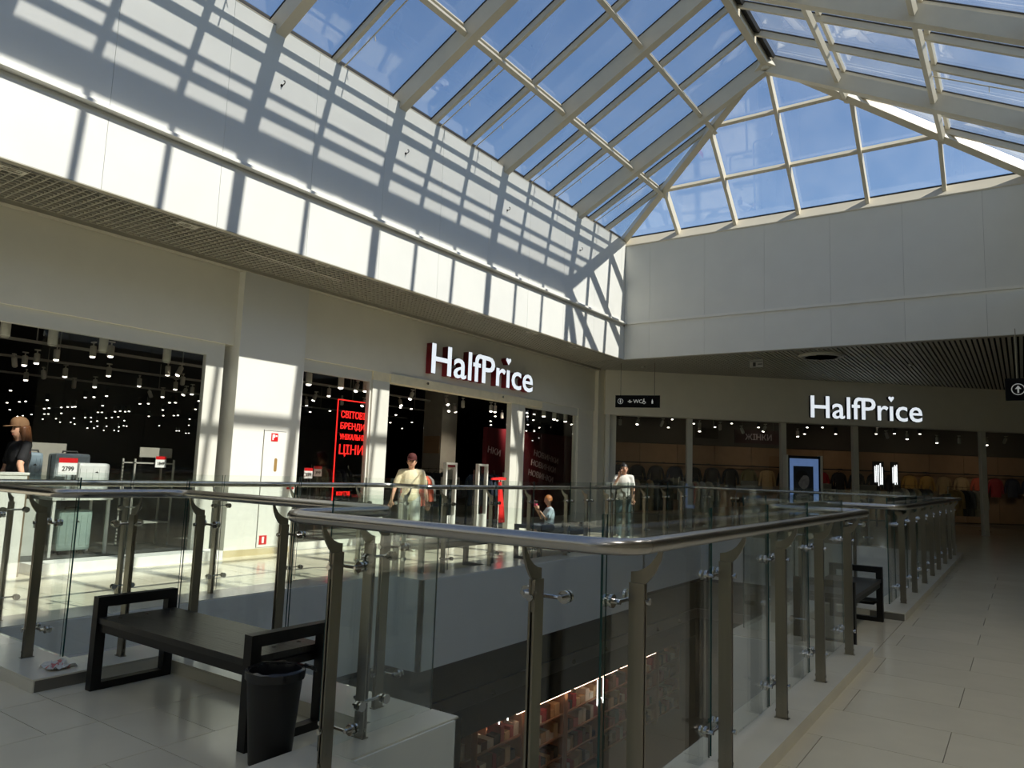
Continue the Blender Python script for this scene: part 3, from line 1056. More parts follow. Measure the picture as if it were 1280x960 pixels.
def flat_text(text, origin, xdir, height, m, parent, name='lettering', width=None, tilt=0.0, bold=0.012):
    me = text_mesh(text, 1.0, 0.004, bold)
    b = bounds(me)
    k = height / (b[3] - b[2])
    kx = k if width is None else width / (b[1] - b[0])
    rot = Matrix.Rotation(tilt, 4, 'Z')
    upright(me, wall_frame(origin, xdir) @ rot @ Matrix.Diagonal((kx, k, 1, 1)) @ Matrix.Translation((-b[0], -b[2], 0)), m)
    return put(name, me, parent)


# red lettered banner in the window
M_RED = mat('red_led', rgb(235, 20, 20), 0.4, emit=0.6, ecol=(0.95, 0.02, 0.015))
M_BANBK = mat('banner_black', rgb(16, 14, 14), 0.5)
bn = thing('lit_banner', 'red lettering inside a thin red frame hanging in the window', 'banner', (9.24, VS + 0.2, 0.5))
m = MB()
for a, b in (((0, 0), (0, 2.16)), ((0, 2.16), (0.76, 2.16)), ((0.76, 2.16), (0.76, 0)), ((0, 0), (0.76, 0))):
    m.beam((a[0], 0, a[1]), (b[0], 0, b[1]), 0.014, 0.014, (0, 1, 0))
m.build('frame', M_RED, bn)
for txt, z, h, w in (('СВІТОВІ', 1.83, 0.135, 0.6), ('БРЕНДИ', 1.60, 0.145, 0.6), ('УНІКАЛЬНІ', 1.43, 0.105, 0.6), ('ЦІНИ', 1.12, 0.22, 0.6), ('МОДА', 0.55, 0.075, 0.26), ('ВЗУТТЯ', 0.40, 0.075, 0.32)):
    flat_text(txt, (0.09, -0.004, z), (1, 0), h, M_RED, bn, width=w, bold=0.006 if h > 0.11 else 0.0)

# ------------------------------------------------------------------ things on the pilaster
M_FIRE = mat('fire_red', rgb(206, 24, 30), 0.4)
M_WHITE = mat('white_print', rgb(240, 240, 236), 0.5)
M_GAP = mat('dark_gap', rgb(90, 86, 80), 0.8)
cab = thing('hydrant_cabinet', 'flush white hydrant cabinet door in the pilaster', 'cabinet', (7.42, 9.9985, 0.12))
MB().box(0.0, 0.43, -0.012, 0.0, 0.0, 1.84).build('door', MATS['pilaster_paint'], cab)
MB().box(-0.008, 0.0, -0.004, 0.0, 0.0, 1.86).box(0.0, 0.43, -0.004, 0.0, 1.84, 1.848).build('door_gap', M_GAP, cab)
hp = [(0.03 * math.cos(a), 0.03 * math.sin(a) + (0.08 if math.sin(a) > 0 else -0.08)) for a in [2 * PI * k / 16 + 0.01 for k in range(16)]]
MB().prism([(x + 0.25, z + 1.30) for x, z in hp], 1, -0.0135, -0.012).build('handle_slot', mat('brass_slot', rgb(150, 120, 70), 0.4), cab)
fs = thing('fire_sign', 'small red hydrant sign on the cabinet door', 'sign', (7.55, 9.985, 1.80))
MB().box(0, 0.13, -0.004, 0.001, 0, 0.13).build('plate', M_FIRE, fs)
MB().box(0.02, 0.045, -0.006, -0.004, 0.02, 0.11).box(0.045, 0.07, -0.006, -0.004, 0.06, 0.11).box(0.08, 0.115, -0.006, -0.004, 0.075, 0.1).build('pictogram', M_WHITE, fs)
f2 = thing('fire_sign', 'red square sign with white bar low on the pilaster', 'sign', (7.46, 9.985, 0.16))
MB().box(0, 0.14, -0.004, 0.001, 0, 0.14).build('plate', M_FIRE, f2)
MB().box(0.05, 0.09, -0.006, -0.004, 0.02, 0.12).build('bar', M_WHITE, f2)
cp = thing('call_point', 'small dark red alarm call point on the pilaster', 'alarm', (7.93, 9.97, 1.03))
MB().box(0, 0.13, 0, 0.03, 0, 0.1).build('housing', M_FIRE, cp, bevel=0.006)
MB().box(0.02, 0.07, -0.004, 0.0, 0.015, 0.085).build('window_plate', mat('dark_plate', rgb(70, 30, 26), 0.4), cp)

# ------------------------------------------------------------------ ceiling fittings
M_LAMPW = mat('lamp_white_housing', rgb(206, 203, 190), 0.5)
M_LAMPG = mat('lamp_diffuser', rgb(190, 188, 176), 0.5)
for k, (px, py) in enumerate(((15, 212), (235, 281), (405, 330), (592, 391), (665, 416), (718, 434))):
    q = at(px, py, 2, ZS)
    d = thing('recessed_downlight', 'square recessed downlight set in the open grid ceiling', 'light', (q.x, q.y, ZS - 0.008), 0, 'downlights in the grid ceiling')
    MB().box(-0.13, 0.13, -0.075, -0.055, 0, 0.03).box(-0.13, 0.13, 0.055, 0.075, 0, 0.03).box(-0.13, -0.1, -0.055, 0.055, 0, 0.03).box(0.1, 0.13, -0.055, 0.055, 0, 0.03).build('frame', M_LAMPW, d)
    MB().box(-0.1, 0.1, -0.055, 0.055, 0.012, 0.03).build('reflector', M_LAMPG, d)
    MB().tube([(0, 0, 0.004), (0, 0, 0.014)], 0.04, 14).build('lens', mat('dim_lens', rgb(150, 145, 130), 0.2), d)
a, b = at(303, 316, 2, ZS), at(430, 350, 2, ZS)
ld = thing('linear_diffuser', 'long narrow grey air diffuser in the grid ceiling', 'air vent', ((a.x + b.x) / 2, (a.y + b.y) / 2, ZS - 0.006))
L2 = (b.x - a.x) / 2
MB().box(-L2, L2, -0.06, -0.03, 0, 0.03).box(-L2, L2, 0.03, 0.06, 0, 0.03).build('frame', M_GRID, ld)
MB().box(-L2, L2, -0.012, 0.012, 0.006, 0.03).build('blade', M_GRID, ld)
q = at(1027, 446, 2, ZS - 0.05)
rl = thing('ring_light', 'round flush ring light in the slatted ceiling at the far corner', 'light', (q.x, q.y, ZS - 0.068))
MB().lathe([(0.36, 0.01), (0.5, 0.01), (0.52, 0.03), (0.52, 0.065), (0.36, 0.065), (0.36, 0.01)], 36).build('ring', M_LAMPG, rl)
MB().lathe([(0.38, 0.0), (0.48, 0.0), (0.48, 0.012), (0.38, 0.012), (0.38, 0.0)], 36).build('diffuser', M_LAMPG, rl)
MB().box(-0.07, 0.07, -0.05, 0.05, 0.0, 0.05).build('driver_box', M_LAMPW, rl)
M_FILL = mat('fill_downlight_lens', rgb(250, 240, 225), 0.4, emit=6.0, ecol=(1.0, 0.93, 0.82))
for k in range(6):  # out-of-view fill lamps added to brighten the right walkway floor
    d = thing('recessed_downlight', 'added fill light shaped as a round downlight along the right gallery ceiling', 'light', (8.0 - 3.2 * k, -0.55, ZS - 0.03), 0, 'added fill lights of the right gallery')
    MB().lathe([(0.09, 0.0), (0.12, 0.0), (0.12, 0.03), (0.09, 0.03), (0.09, 0.0)], 24).build('frame', M_LAMPW, d)
    MB().lathe([(0.001, 0.012), (0.088, 0.012), (0.088, 0.03), (0.001, 0.03)], 24).build('lens', M_FILL, d)
    dl = bpy.data.lights.new('fill_beam', 'SPOT')
    dl.energy = 30
    dl.color = (1.0, 0.97, 0.92)
    dl.spot_size = 2.6
    dl.spot_blend = 1.0
    dl.shadow_soft_size = 0.09
    do = bpy.data.objects.new('fill_beam', dl)
    COL.objects.link(do)
    do.parent = d
    do.location = (0, 0, -0.02)
q = at(946, 454, 2, 4.36)
ex = thing('exit_sign', 'small grey exit sign under the slatted ceiling', 'sign', (q.x, q.y, 4.25))
em = MB().box(-0.02, 0.02, -0.17, 0.17, 0, 0.2).tube([(0, -0.1, 0.2), (0, -0.1, 0.26)], 0.008, 6).tube([(0, 0.1, 0.2), (0, 0.1, 0.26)], 0.008, 6)
em.build('housing', mat('exit_grey', rgb(150, 150, 142), 0.5), ex)
MB().box(-0.023, -0.02, 0.02, 0.09, 0.03, 0.13).box(-0.023, -0.02, -0.14, -0.03, 0.07, 0.09).box(-0.023, -0.02, -0.15, 0.15, 0.15, 0.16).build('pictogram', M_GASKET, ex)
for px, py in ((804, 458), (1030, 468), (1138, 455)):
    q = at(px, py, 2, ZS)
    dt = thing('smoke_detector', 'small round detector on the slatted ceiling', 'detector', (q.x, q.y, ZS), 0, 'detectors on the slatted ceiling')
    MB().lathe([(0.02, -0.06), (0.05, -0.05), (0.06, -0.02), (0.06, 0.0)], 14).build('body', M_LAMPG, dt)

# hanging direction signs
M_SIGNB = mat('sign_black', rgb(10, 10, 11), 0.75, spec=0.2)
M_PICT = mat('sign_pictogram', rgb(196, 198, 194), 0.5, emit=0.12)


def ring_pts(cx, cz, r, n=16):
    return [(cx + r * math.cos(2 * PI * k / n), cz + r * math.sin(2 * PI * k / n)) for k in range(n)]


def pict(fr, parent, kind, cx, cz, r):
    m = MB()
    if kind == 'person':
        for k in range(20):
            a0, a1 = 2 * PI * k / 20, 2 * PI * (k + 1) / 20
            m.prism([(cx + r * math.cos(a0), cz + r * math.sin(a0)), (cx + r * math.cos(a1), cz + r * math.sin(a1)),
                     (cx + 0.86 * r * math.cos(a1), cz + 0.86 * r * math.sin(a1)), (cx + 0.86 * r * math.cos(a0), cz + 0.86 * r * math.sin(a0))], 2, 0, 0.004)
        m.prism(ring_pts(cx, cz + 0.5 * r, 0.16 * r), 2, 0, 0.004).prism([(cx - 0.22 * r, cz + 0.28 * r), (cx - 0.16 * r, cz - 0.6 * r), (cx + 0.16 * r, cz - 0.6 * r), (cx + 0.22 * r, cz + 0.28 * r)], 2, 0, 0.004)
    elif kind == 'arrow':
        for k in range(20):
            a0, a1 = 2 * PI * k / 20, 2 * PI * (k + 1) / 20
            m.prism([(cx + r * math.cos(a0), cz + r * math.sin(a0)), (cx + r * math.cos(a1), cz + r * math.sin(a1)),
                     (cx + 0.88 * r * math.cos(a1), cz + 0.88 * r * math.sin(a1)), (cx + 0.88 * r * math.cos(a0), cz + 0.88 * r * math.sin(a0))], 2, 0, 0.004)
        m.prism([(cx - 0.12 * r, cz - 0.62 * r), (cx + 0.12 * r, cz - 0.62 * r), (cx + 0.12 * r, cz + 0.05 * r), (cx - 0.12 * r, cz + 0.05 * r)], 2, 0, 0.004)
        m.prism([(cx - 0.45 * r, cz + 0.05 * r), (cx + 0.45 * r, cz + 0.05 * r), (cx, cz + 0.66 * r)], 2, 0, 0.004)
    elif kind == 'baby':
        m.prism([(cx - r, cz - 0.15 * r), (cx + r, cz - 0.15 * r), (cx + r, cz + 0.05 * r), (cx - r, cz + 0.05 * r)], 2, 0, 0.004)
        m.prism(ring_pts(cx - 0.1 * r, cz + 0.4 * r, 0.25 * r), 2, 0, 0.004)
        m.prism([(cx - 0.7 * r, cz - 0.35 * r), (cx + 0.7 * r, cz - 0.35 * r), (cx + 0.4 * r, cz - 0.6 * r), (cx - 0.4 * r, cz - 0.6 * r)], 2, 0, 0.004)
    elif kind == 'wheelchair':
        m.prism(ring_pts(cx - 0.1 * r, cz + 0.85 * r, 0.2 * r), 2, 0, 0.004)
        m.prism([(cx - 0.22 * r, cz + 0.6 * r), (cx, cz + 0.6 * r), (cx + 0.05 * r, cz - 0.1 * r), (cx + 0.55 * r, cz - 0.1 * r), (cx + 0.7 * r, cz - 0.7 * r), (cx + 0.5 * r, cz - 0.75 * r), (cx + 0.38 * r, cz - 0.3 * r), (cx - 0.2 * r, cz - 0.3 * r)], 2, 0, 0.004)
        for k in range(4, 17):
            a0, a1 = 2 * PI * k / 20, 2 * PI * (k + 1) / 20
            m.prism([(cx + 0.65 * r * math.cos(a0), cz - 0.35 * r + 0.65 * r * math.sin(a0)), (cx + 0.65 * r * math.cos(a1), cz - 0.35 * r + 0.65 * r * math.sin(a1)),
                     (cx + 0.48 * r * math.cos(a1), cz - 0.35 * r + 0.48 * r * math.sin(a1)), (cx + 0.48 * r * math.cos(a0), cz - 0.35 * r + 0.48 * r * math.sin(a0))], 2, 0, 0.004)
    elif kind == 'bottle':
        m.prism([(cx - 0.35 * r, cz - r), (cx + 0.35 * r, cz - r), (cx + 0.35 * r, cz + 0.2 * r), (cx + 0.12 * r, cz + 0.6 * r), (cx + 0.12 * r, cz + r), (cx - 0.12 * r, cz + r), (cx - 0.12 * r, cz + 0.6 * r), (cx - 0.35 * r, cz + 0.2 * r)], 2, 0, 0.004)
    m.xform(fr)
    return m.build('pictogram', M_PICT, parent)


def hang_sign(label, left, xdir, w, h, zc):
    t = thing('direction_sign', label, 'sign', (left[0], left[1], 0))
    x = Vector((xdir[0], xdir[1], 0)).normalized()
    fr = wall_frame((0, 0, 0), xdir)
    b = MB().prism([(0, left[2]), (w, left[2]), (w, left[2] + h), (0, left[2] + h)], 2, -0.06, 0.0)
    b.xform(fr)
    b.build('panel', M_SIGNB, t)
    for f in (0.12, 0.88):
        c = x * (w * f)
        MB().tube([(c.x, c.y, left[2] + h), (c.x, c.y, zc)], 0.008, 6).build('suspension_rod', M_STEEL, t)
    return t, fr


q = at(769, 509, 0, 18.0)
t, fr = hang_sign('black hanging sign with toilet pictograms at the corner', (q.x, q.y, q.z), (0.32, -0.95), 1.2, 0.33, ZS)
zc = q.z + 0.165
fr2 = fr @ Matrix.Translation((0, 0, 0.001))
pict(fr2, t, 'person', 0.14, zc, 0.075)
pict(fr2, t, 'baby', 0.40, zc, 0.06)
flat_text('WC', tuple(fr2 @ Vector((0.49, zc - 0.05, 0.002))), (0.32, -0.95), 0.1, M_PICT, t, bold=0.0)
pict(fr2, t, 'wheelchair', 0.78, zc, 0.07)
pict(fr2, t, 'bottle', 1.0, zc, 0.06)
q = at(1257.5, 500.5, 0, 16.8)
t, fr = hang_sign('black hanging sign with a white arrow over the right walkway', (q.x, q.y, q.z), (0.1, -0.99), 1.6, 0.42, ZS)
pict(fr @ Matrix.Translation((0, 0, 0.001)), t, 'arrow', 0.2, q.z + 0.21, 0.11)

# small hooks on the left wall
hook = MB().tube([(0, 0, 0), (0, -0.05, 0.0), (0, -0.075, 0.02), (0, -0.07, 0.05), (0, -0.045, 0.06)], 0.008, 6).tube([(0, 0, 0), (0, -0.008, 0)], 0.022, 8).mesh('wall_hook', M_GASKET)
for px, py in ((352, 107), (507, 192), (634, 263), (725, 313)):
    q = at(px, py, 1, VF)
    tag(put('wall_hook', hook, None, (q.x, VF, q.z)), 'tiny dark hook on the sunlit panelled wall', 'hook', 'hooks on the panelled wall')


# ------------------------------------------------------------------ inside the store
M_BODYW = mat('spot_white', rgb(226, 225, 216), 0.4)
M_BODYG = mat('spot_grey', rgb(205, 202, 190), 0.45)
M_LENS = mat('spot_lens_lit', rgb(255, 240, 215), 0.3, emit=3.2, ecol=(1.0, 0.93, 0.8))
M_LENSD = mat('spot_lens_unlit', rgb(180, 178, 168), 0.3)
SPOT_ME = {}
for key, r, L, bm_ in (('w', 0.058, 0.21, M_BODYW), ('g', 0.05, 0.18, M_BODYG)):
    for tl in (0, 1):
        rot = Matrix.Rotation((0.0, 0.38)[tl], 4, 'Y')
        body = MB().tube([(0, 0, -0.06), (0, 0, -0.075), (0, 0, -0.06 - L)], [r * 0.8, r, r], 14)
        body.xform(Matrix.Translation((0, 0, -0.06)) @ rot @ Matrix.Translation((0, 0, 0.06)))
        lens = MB().tube([(0, 0, -0.055 - L), (0, 0, -0.075 - L), (0, 0, -0.082 - L)], [r * 0.8, r * 0.76, r * 0.5], 14)
        lens.xform(Matrix.Translation((0, 0, -0.06)) @ rot @ Matrix.Translation((0, 0, 0.06)))
        stem = MB().tube([(0, 0, 0.0), (0, 0, -0.07)], 0.012, 8).box(-0.05, 0.05, -0.02, 0.02, -0.012, 0.012)
        SPOT_ME[(key, tl)] = (body.mesh('lamp_body', bm_, smooth=True), lens.mesh('lens', M_LENS), lens.mesh('lens', M_LENSD), stem.mesh('stem', M_BODYG))


def spot(p, key='g', lit=True, tl=None, rz=None, label='small grey spotlight under the black store ceiling', group='store ceiling spotlights'):
    tl = random.choice((0, 1)) if tl is None else tl
    b, l1, l0, st = SPOT_ME[(key, tl)]
    t = thing('track_spotlight', label, 'spotlight', p, random.uniform(0, 6.28) if rz is None else rz, group)
    put('stem', st, t)
    put('lamp_body', b, t)
    put('lens', l1 if lit else l0, t)
    return t


LW = 'white cylindrical spotlight under the head of the suitcase window'
for px, py in ((9, 394), (68, 406), (131, 416), (210, 430)):
    spot(at(px, py, 1, 10.62), 'w', False, 0, 0, LW, 'white spots in the suitcase window')
for px, py in ((387, 462), (427, 467), (458, 472)):
    spot(at(px, py, 1, 10.62), 'w', True, 0, 0, 'white cylindrical spotlight above the red lettered banner', 'white spots above the banner')
for px, py in ((680, 508), (693, 512), (707, 515)):
    spot(at(px, py, 1, 10.75), 'w', True, 0, 0, 'white cylindrical spotlight in the window beside the entrance', 'white spots beside the entrance')


def crop(pts, ox, oy, k):
    return [(ox + x / k, oy + y / k) for x, y in pts]


NEARS = crop([(62, 352), (110, 345), (162, 335), (247, 318), (115, 418), (187, 410), (283, 400), (403, 302), (480, 300), (470, 395), (320, 455), (410, 450), (600, 445), (722, 390), (780, 395), (787, 438), (755, 460), (700, 497), (800, 490), (826, 483), (640, 500)], 0, 340, 3.43)
NEARS += crop([(575, 360), (505, 392), (450, 420), (730, 335), (645, 415), (765, 425)], 280, 400, 4.364)
NEARS += crop([(192, 40), (105, 88), (418, 80), (528, 95), (437, 130), (470, 132), (715, 125), (742, 130), (788, 178)], 480, 480, 5.335)
for k, (px, py) in enumerate(NEARS):
    q = at(px, py, 2, 3.35)
    if q.y < 11.3:
        q = at(px, py, 1, 11.3)
    spot(q, 'g', k % 5 != 0, label=('unlit grey spotlight under the black store ceiling' if k % 5 == 0 else 'lit grey spotlight on a track under the black store ceiling'))
FARS = crop([(45, 510), (30, 562), (83, 558), (110, 556), (202, 551), (42, 592), (75, 620), (98, 617), (135, 612), (190, 587), (210, 585), (190, 610), (207, 610), (183, 632), (212, 650), (217, 662), (240, 630), (258, 645), (263, 582), (290, 580), (310, 580), (322, 579), (263, 607), (318, 628), (303, 645), (320, 653), (290, 662), (325, 672), (357, 662), (375, 670), (365, 625), (390, 625), (390, 643), (403, 670), (417, 640), (417, 662), (420, 603), (437, 603), (440, 575), (445, 680), (457, 662), (455, 627), (480, 625), (493, 600), (515, 598), (537, 600), (553, 599), (507, 623), (533, 638), (530, 660), (543, 662), (510, 665), (490, 680), (508, 683), (600, 567), (636, 566), (638, 620), (683, 660), (700, 617), (698, 593), (727, 562), (752, 562), (745, 617), (763, 616), (838, 590), (853, 555), (813, 632), (810, 658), (757, 682), (768, 682), (797, 692), (810, 692), (365, 540), (403, 538), (457, 534)], 0, 340, 3.43)
FARS += crop([(470, 503), (578, 498), (962, 480), (1022, 487), (938, 520), (907, 562), (1025, 560), (972, 593), (1092, 593), (1140, 535), (1142, 577), (1175, 557)], 280, 400, 4.364)
FARS += crop([(330, 228), (370, 255), (328, 278), (268, 297), (742, 218), (710, 250), (713, 275), (820, 272), (837, 293), (298, 310)], 480, 480, 5.335)
FARS += crop([(95, 135), (98, 157), (140, 143), (135, 180), (285, 182), (375, 207), (100, 208), (172, 227), (338, 228), (90, 247), (140, 250)], 640, 490, 5.05)
FAR_LENS = MB().lathe([(0.025, 0.0), (0.037, 0.005), (0.037, 0.014), (0.025, 0.022)], 10).mesh('ceiling_spot', M_LENS)
FAR_BODY = MB().tube([(0, 0, 0.03), (0, 0, 0.24)], 0.06, 8).mesh('housing', M_BLACK)
for px, py in FARS:
    q = at(px, py, 2, 3.3)
    dep = q.dot(CAM_F)
    if dep > 44:
        k = 44 / dep
        q = Vector((q.x * k, q.y * k, H + (q.z - H) * k))
    t = thing('ceiling_spot', 'tiny bright ceiling spot deep inside the dark store', 'spotlight', q, 0, 'bright spots deep in the store')
    put('lens', FAR_LENS, t)
    put('housing', FAR_BODY, t)
S2 = crop([(88, 180), (405, 198), (835, 220), (245, 170), (590, 185)], 860, 500, 6.095) + crop([(275, 225), (428, 230), (1148, 265), (645, 258), (807, 262), (1007, 274)], 1060, 500, 5.818) + crop([(70, 418), (175, 418), (315, 428), (523, 438)], 760, 430, 4.57)
for k, (px, py) in enumerate(S2):
    d = ray(px, py)
    o3 = SA - SN * 1.6
    tt = (SN.x * o3.x + SN.y * o3.y) / (SN.x * d.x + SN.y * d.y)
    spot((d.x * tt, d.y * tt, H + d.z * tt), 'g', k % 2 == 0, None, None, 'grey spotlight behind the glass of the angled shopfront', 'spots behind the angled shopfront')
S2F = crop([(45, 183), (333, 182), (537, 212), (908, 212), (1025, 212), (888, 262), (1125, 262), (1258, 262), (205, 210)], 860, 500, 6.095) + crop([(40, 250), (205, 250), (338, 248), (523, 250)], 1060, 500, 5.818) + crop([(367, 433), (345, 479)], 760, 430, 4.57)
for px, py in S2F:
    d = ray(px, py)
    o3 = SA - SN * 3.4
    tt = (SN.x * o3.x + SN.y * o3.y) / (SN.x * d.x + SN.y * d.y)
    t = thing('ceiling_spot', 'bright ceiling spot above the clothes of the angled shop', 'spotlight', (d.x * tt, d.y * tt, H + d.z * tt), 0, 'bright spots in the angled shop')
    put('lens', FAR_LENS, t)
    put('housing', FAR_BODY, t)

# lighting tracks
M_TRACK = mat('track_grey', rgb(170, 168, 158), 0.5)
for k, (a, b) in enumerate((((1.5, 12.0), (14.5, 12.0)), ((2.0, 14.4), (17.0, 14.4)), ((3.0, 17.0), (20.0, 17.0)), ((4.0, 20.5), (22.0, 20.5)))):
    tr = thing('lighting_track', 'long grey lighting track hung below the black ceiling', 'track', (a[0], a[1], 3.42), 0, 'lighting tracks in the store')
    MB().box(0, b[0] - a[0], -0.03, 0.03, 0, 0.05).build('rail', M_TRACK, tr)
    hg = MB()
    for q in range(6):
        x = (b[0] - a[0]) * (q + 0.5) / 6
        hg.tube([(x, 0, 0.05), (x, 0, 0.77)], 0.012, 6)
    hg.build('hanger', M_TRACK, tr)

# lamps that actually light the store (each belongs to a lit spotlight housing)
def store_lamp(p, target, energy, col, size=1.1):
    t = spot(p, 'g', True, 0, 0, 'lit grey spotlight aimed at the clothes displays', 'aimed store spotlights')
    ld_ = bpy.data.lights.new('spot_beam', 'SPOT')
    ld_.energy = energy
    ld_.color = col
    ld_.spot_size = size
    ld_.spot_blend = 0.8
    ld_.shadow_soft_size = 0.15
    lo = bpy.data.objects.new('spot_beam', ld_)
    COL.objects.link(lo)
    lo.parent = t
    lo.location = (0, 0, -0.34)
    dv = Vector(target) - (Vector(p) + Vector((0, 0, -0.34)))
    lo.rotation_euler = dv.to_track_quat('-Z', 'Y').to_euler()


WARM = (1.0, 0.8, 0.6)
for s_ in (1.2, 4.2, 7.4, 10.6, 13.8, 16.8):
    store_lamp(sp(s_, 3.2, 3.9), sp(s_ + 1.0, 6.6, 2.0), 14, WARM, 1.35)
for p_, q_, e_ in (((12.4, 12.0, 3.8), (12.8, 12.2, 0.8), 120), ((5.5, 13.2, 3.8), (5.3, 14.4, 0.5), 70), ((9.0, 12.6, 3.8), (9.0, 13.6, 0.6), 70), ((16.4, 12.4, 3.8), (16.6, 13.6, 0.8), 80), ((18.5, 12.6, 3.8), (19.6, 14.2, 1.6), 90)):
    store_lamp(p_, q_, e_ * 0.9, (1.0, 0.88, 0.72), 1.2)

# rear wall of the angled shop with hanging bar
M_WARMW = mat('warm_display_panel', rgb(150, 122, 92), 0.7, var=0.1, scale=4)
M_PLUM = mat('dark_plum_panel', rgb(70, 26, 32), 0.6)
wsr = struct(obox(obox(MB(), 0, 21, 6.9, 7.05, 2.75, 4.19), 0, 21, 6.98, 7.05, 0, 2.75).build('wall_store_rear', mat('store_rear_wall', rgb(70, 66, 58), 0.8)), 'dim rear wall of the angled shop')
for k in range(14):
    obox(MB(), 1.5 * k + 0.01, 1.5 * (k + 1) - 0.01, 6.9, 6.98, 0.05, 2.72).build('panel', M_WARMW, wsr)
bar = thing('hanging_bar', 'long dark bar with clothes along the warm rear wall', 'clothes rail', sp(0, 6.7, 2.0))
m = MB()
o_ = sp(0, 6.7, 2.0)
m.beam(sp(0.1, 6.62, 1.97) - o_, sp(20.5, 6.62, 1.97) - o_, 0.04, 0.05)
m.build('bar', M_BLACK, bar)
m = MB()
for k in range(12):
    m.beam(sp(0.3 + 1.8 * k, 6.62, 2.0) - o_, sp(0.3 + 1.8 * k, 6.9, 2.0) - o_, 0.03, 0.03)
m.build('bracket', M_BLACK, bar)

# garments
G_COL = {'black': (24, 24, 27), 'charcoal': (48, 48, 50), 'navy': (34, 40, 58), 'beige': (176, 152, 110), 'cream': (206, 196, 172), 'mustard': (170, 134, 66), 'coral': (196, 92, 66), 'red': (140, 26, 30),
         'olive': (96, 92, 56), 'white': (214, 212, 204), 'grey': (116, 116, 112), 'denim': (62, 78, 98)}
for k_, c_ in G_COL.items():
    mat('cloth_' + k_, rgb(*c_), 0.85, var=0.12, scale=22, bump=0.25, vrand=0.05)


def garment_mesh(colour, length=0.75, sleeve=0.55):
    # shirt on a hanger in the local xz plane, thickness along y; z = 0 at the hook
    m = MB()
    rows = []
    for z, hw, th in ((-0.10, 0.06, 0.03), (-0.115, 0.12, 0.05), (-0.15, 0.205, 0.065), (-0.24, 0.225, 0.085), (-0.4, 0.205, 0.095), (-0.1 - length * 0.8, 0.215, 0.1), (-0.1 - length, 0.225, 0.09)):
        ring = []
        for k in range(14):
            a = 2 * PI * k / 14
            fold = 1 + 0.16 * math.sin(3 * a + z * 5)
            ring.append((hw * math.cos(a), th * math.sin(a) * fold, z))
        rows.append(ring)
    b = len(m.v)
    for r in rows:
        m.v += r
    for i in range(len(rows) - 1):
        for k in range(14):
            m.f.append((b + i * 14 + k, b + i * 14 + (k + 1) % 14, b + (i + 1) * 14 + (k + 1) % 14, b + (i + 1) * 14 + k))
            m.mi.append(0)
    m.f.append(tuple(range(b + 13, b - 1, -1)))
    m.f.append(tuple(range(b + 6 * 14, b + 7 * 14)))
    m.mi += [0, 0]
    for sx in (-1, 1):
        m.tube([(sx * 0.15, 0, -0.155), (sx * 0.235, 0, -0.24), (sx * 0.30, 0.01, -0.15 - sleeve * 0.6), (sx * 0.325, 0.02, -0.15 - sleeve)], [0.05, 0.058, 0.05, 0.045], 9)
    return m.mesh('garment', MATS['cloth_' + colour], smooth=True)


HANGER = MB().tube([(0.19, 0, -0.13), (0, 0, -0.06), (-0.19, 0, -0.13)], 0.007, 6).tube([(0, 0, -0.06), (0, 0, -0.02), (0.02, 0, 0.0), (0.0, 0, 0.02), (-0.018, 0, 0.008)], 0.004, 5).mesh('hanger', M_BLACK)
G_ME = {}


def garment(colour, p, rz, label, group, length=0.75, sleeve=0.55):
    key = (colour, length, sleeve)
    if key not in G_ME:
        G_ME[key] = garment_mesh(colour, length, sleeve)
    t = thing('hanging_garment', label, 'clothing', p, rz, group)
    put('cloth', G_ME[key], t)
    put('hanger', HANGER, t)
    return t


RZ2 = math.atan2(SD.y, SD.x)
LG = {'black': 'black top', 'charcoal': 'charcoal grey top', 'navy': 'dark navy top', 'beige': 'beige shirt', 'cream': 'cream coat', 'mustard': 'mustard yellow shirt', 'coral': 'coral orange shirt', 'red': 'deep red shirt', 'olive': 'olive green top', 'white': 'white coat', 'grey': 'mid grey coat', 'denim': 'blue denim top'}
REAR = ['black', 'black', 'charcoal', 'black', 'charcoal', 'navy', 'black', 'charcoal', 'black', 'olive', 'beige', 'black', 'beige', 'red', 'black', 'black', 'black', 'black', 'mustard', 'mustard', 'beige', 'beige', 'coral', 'red', 'navy', 'navy']
for k, c in enumerate(REAR):
    garment(c, sp(0.6 + 0.74 * k, 6.60, 1.955), RZ2, LG[c] + ' hung facing out on the warm rear wall', 'tops on the rear wall bar')


def rack(label, c, rz, colours, glabel, length=0.85, L=1.3, h=1.45):
    t = thing('clothes_rack', label, 'clothes rack', c, rz, 'floor clothes racks')
    MB().tube([(-L / 2, 0, 0.03), (-L / 2, 0, h), (L / 2, 0, h), (L / 2, 0, 0.03)], 0.014, 8).build('rail', M_CHROME, t)
    for x in (-L / 2, L / 2):
        MB().box(x - 0.025, x + 0.025, -0.25, 0.25, 0, 0.03).build('foot', M_CHROME, t)
    cz, sz = math.cos(rz), math.sin(rz)
    n = len(colours)
    for k, col in enumerate(colours):
        x = -L / 2 + 0.12 + (L - 0.24) * k / max(1, n - 1)
        garment(col, (c[0] + cz * x, c[1] + sz * x, h), rz + PI / 2 + random.uniform(-0.08, 0.08), LG[col] + glabel, 'garments on floor racks', length)


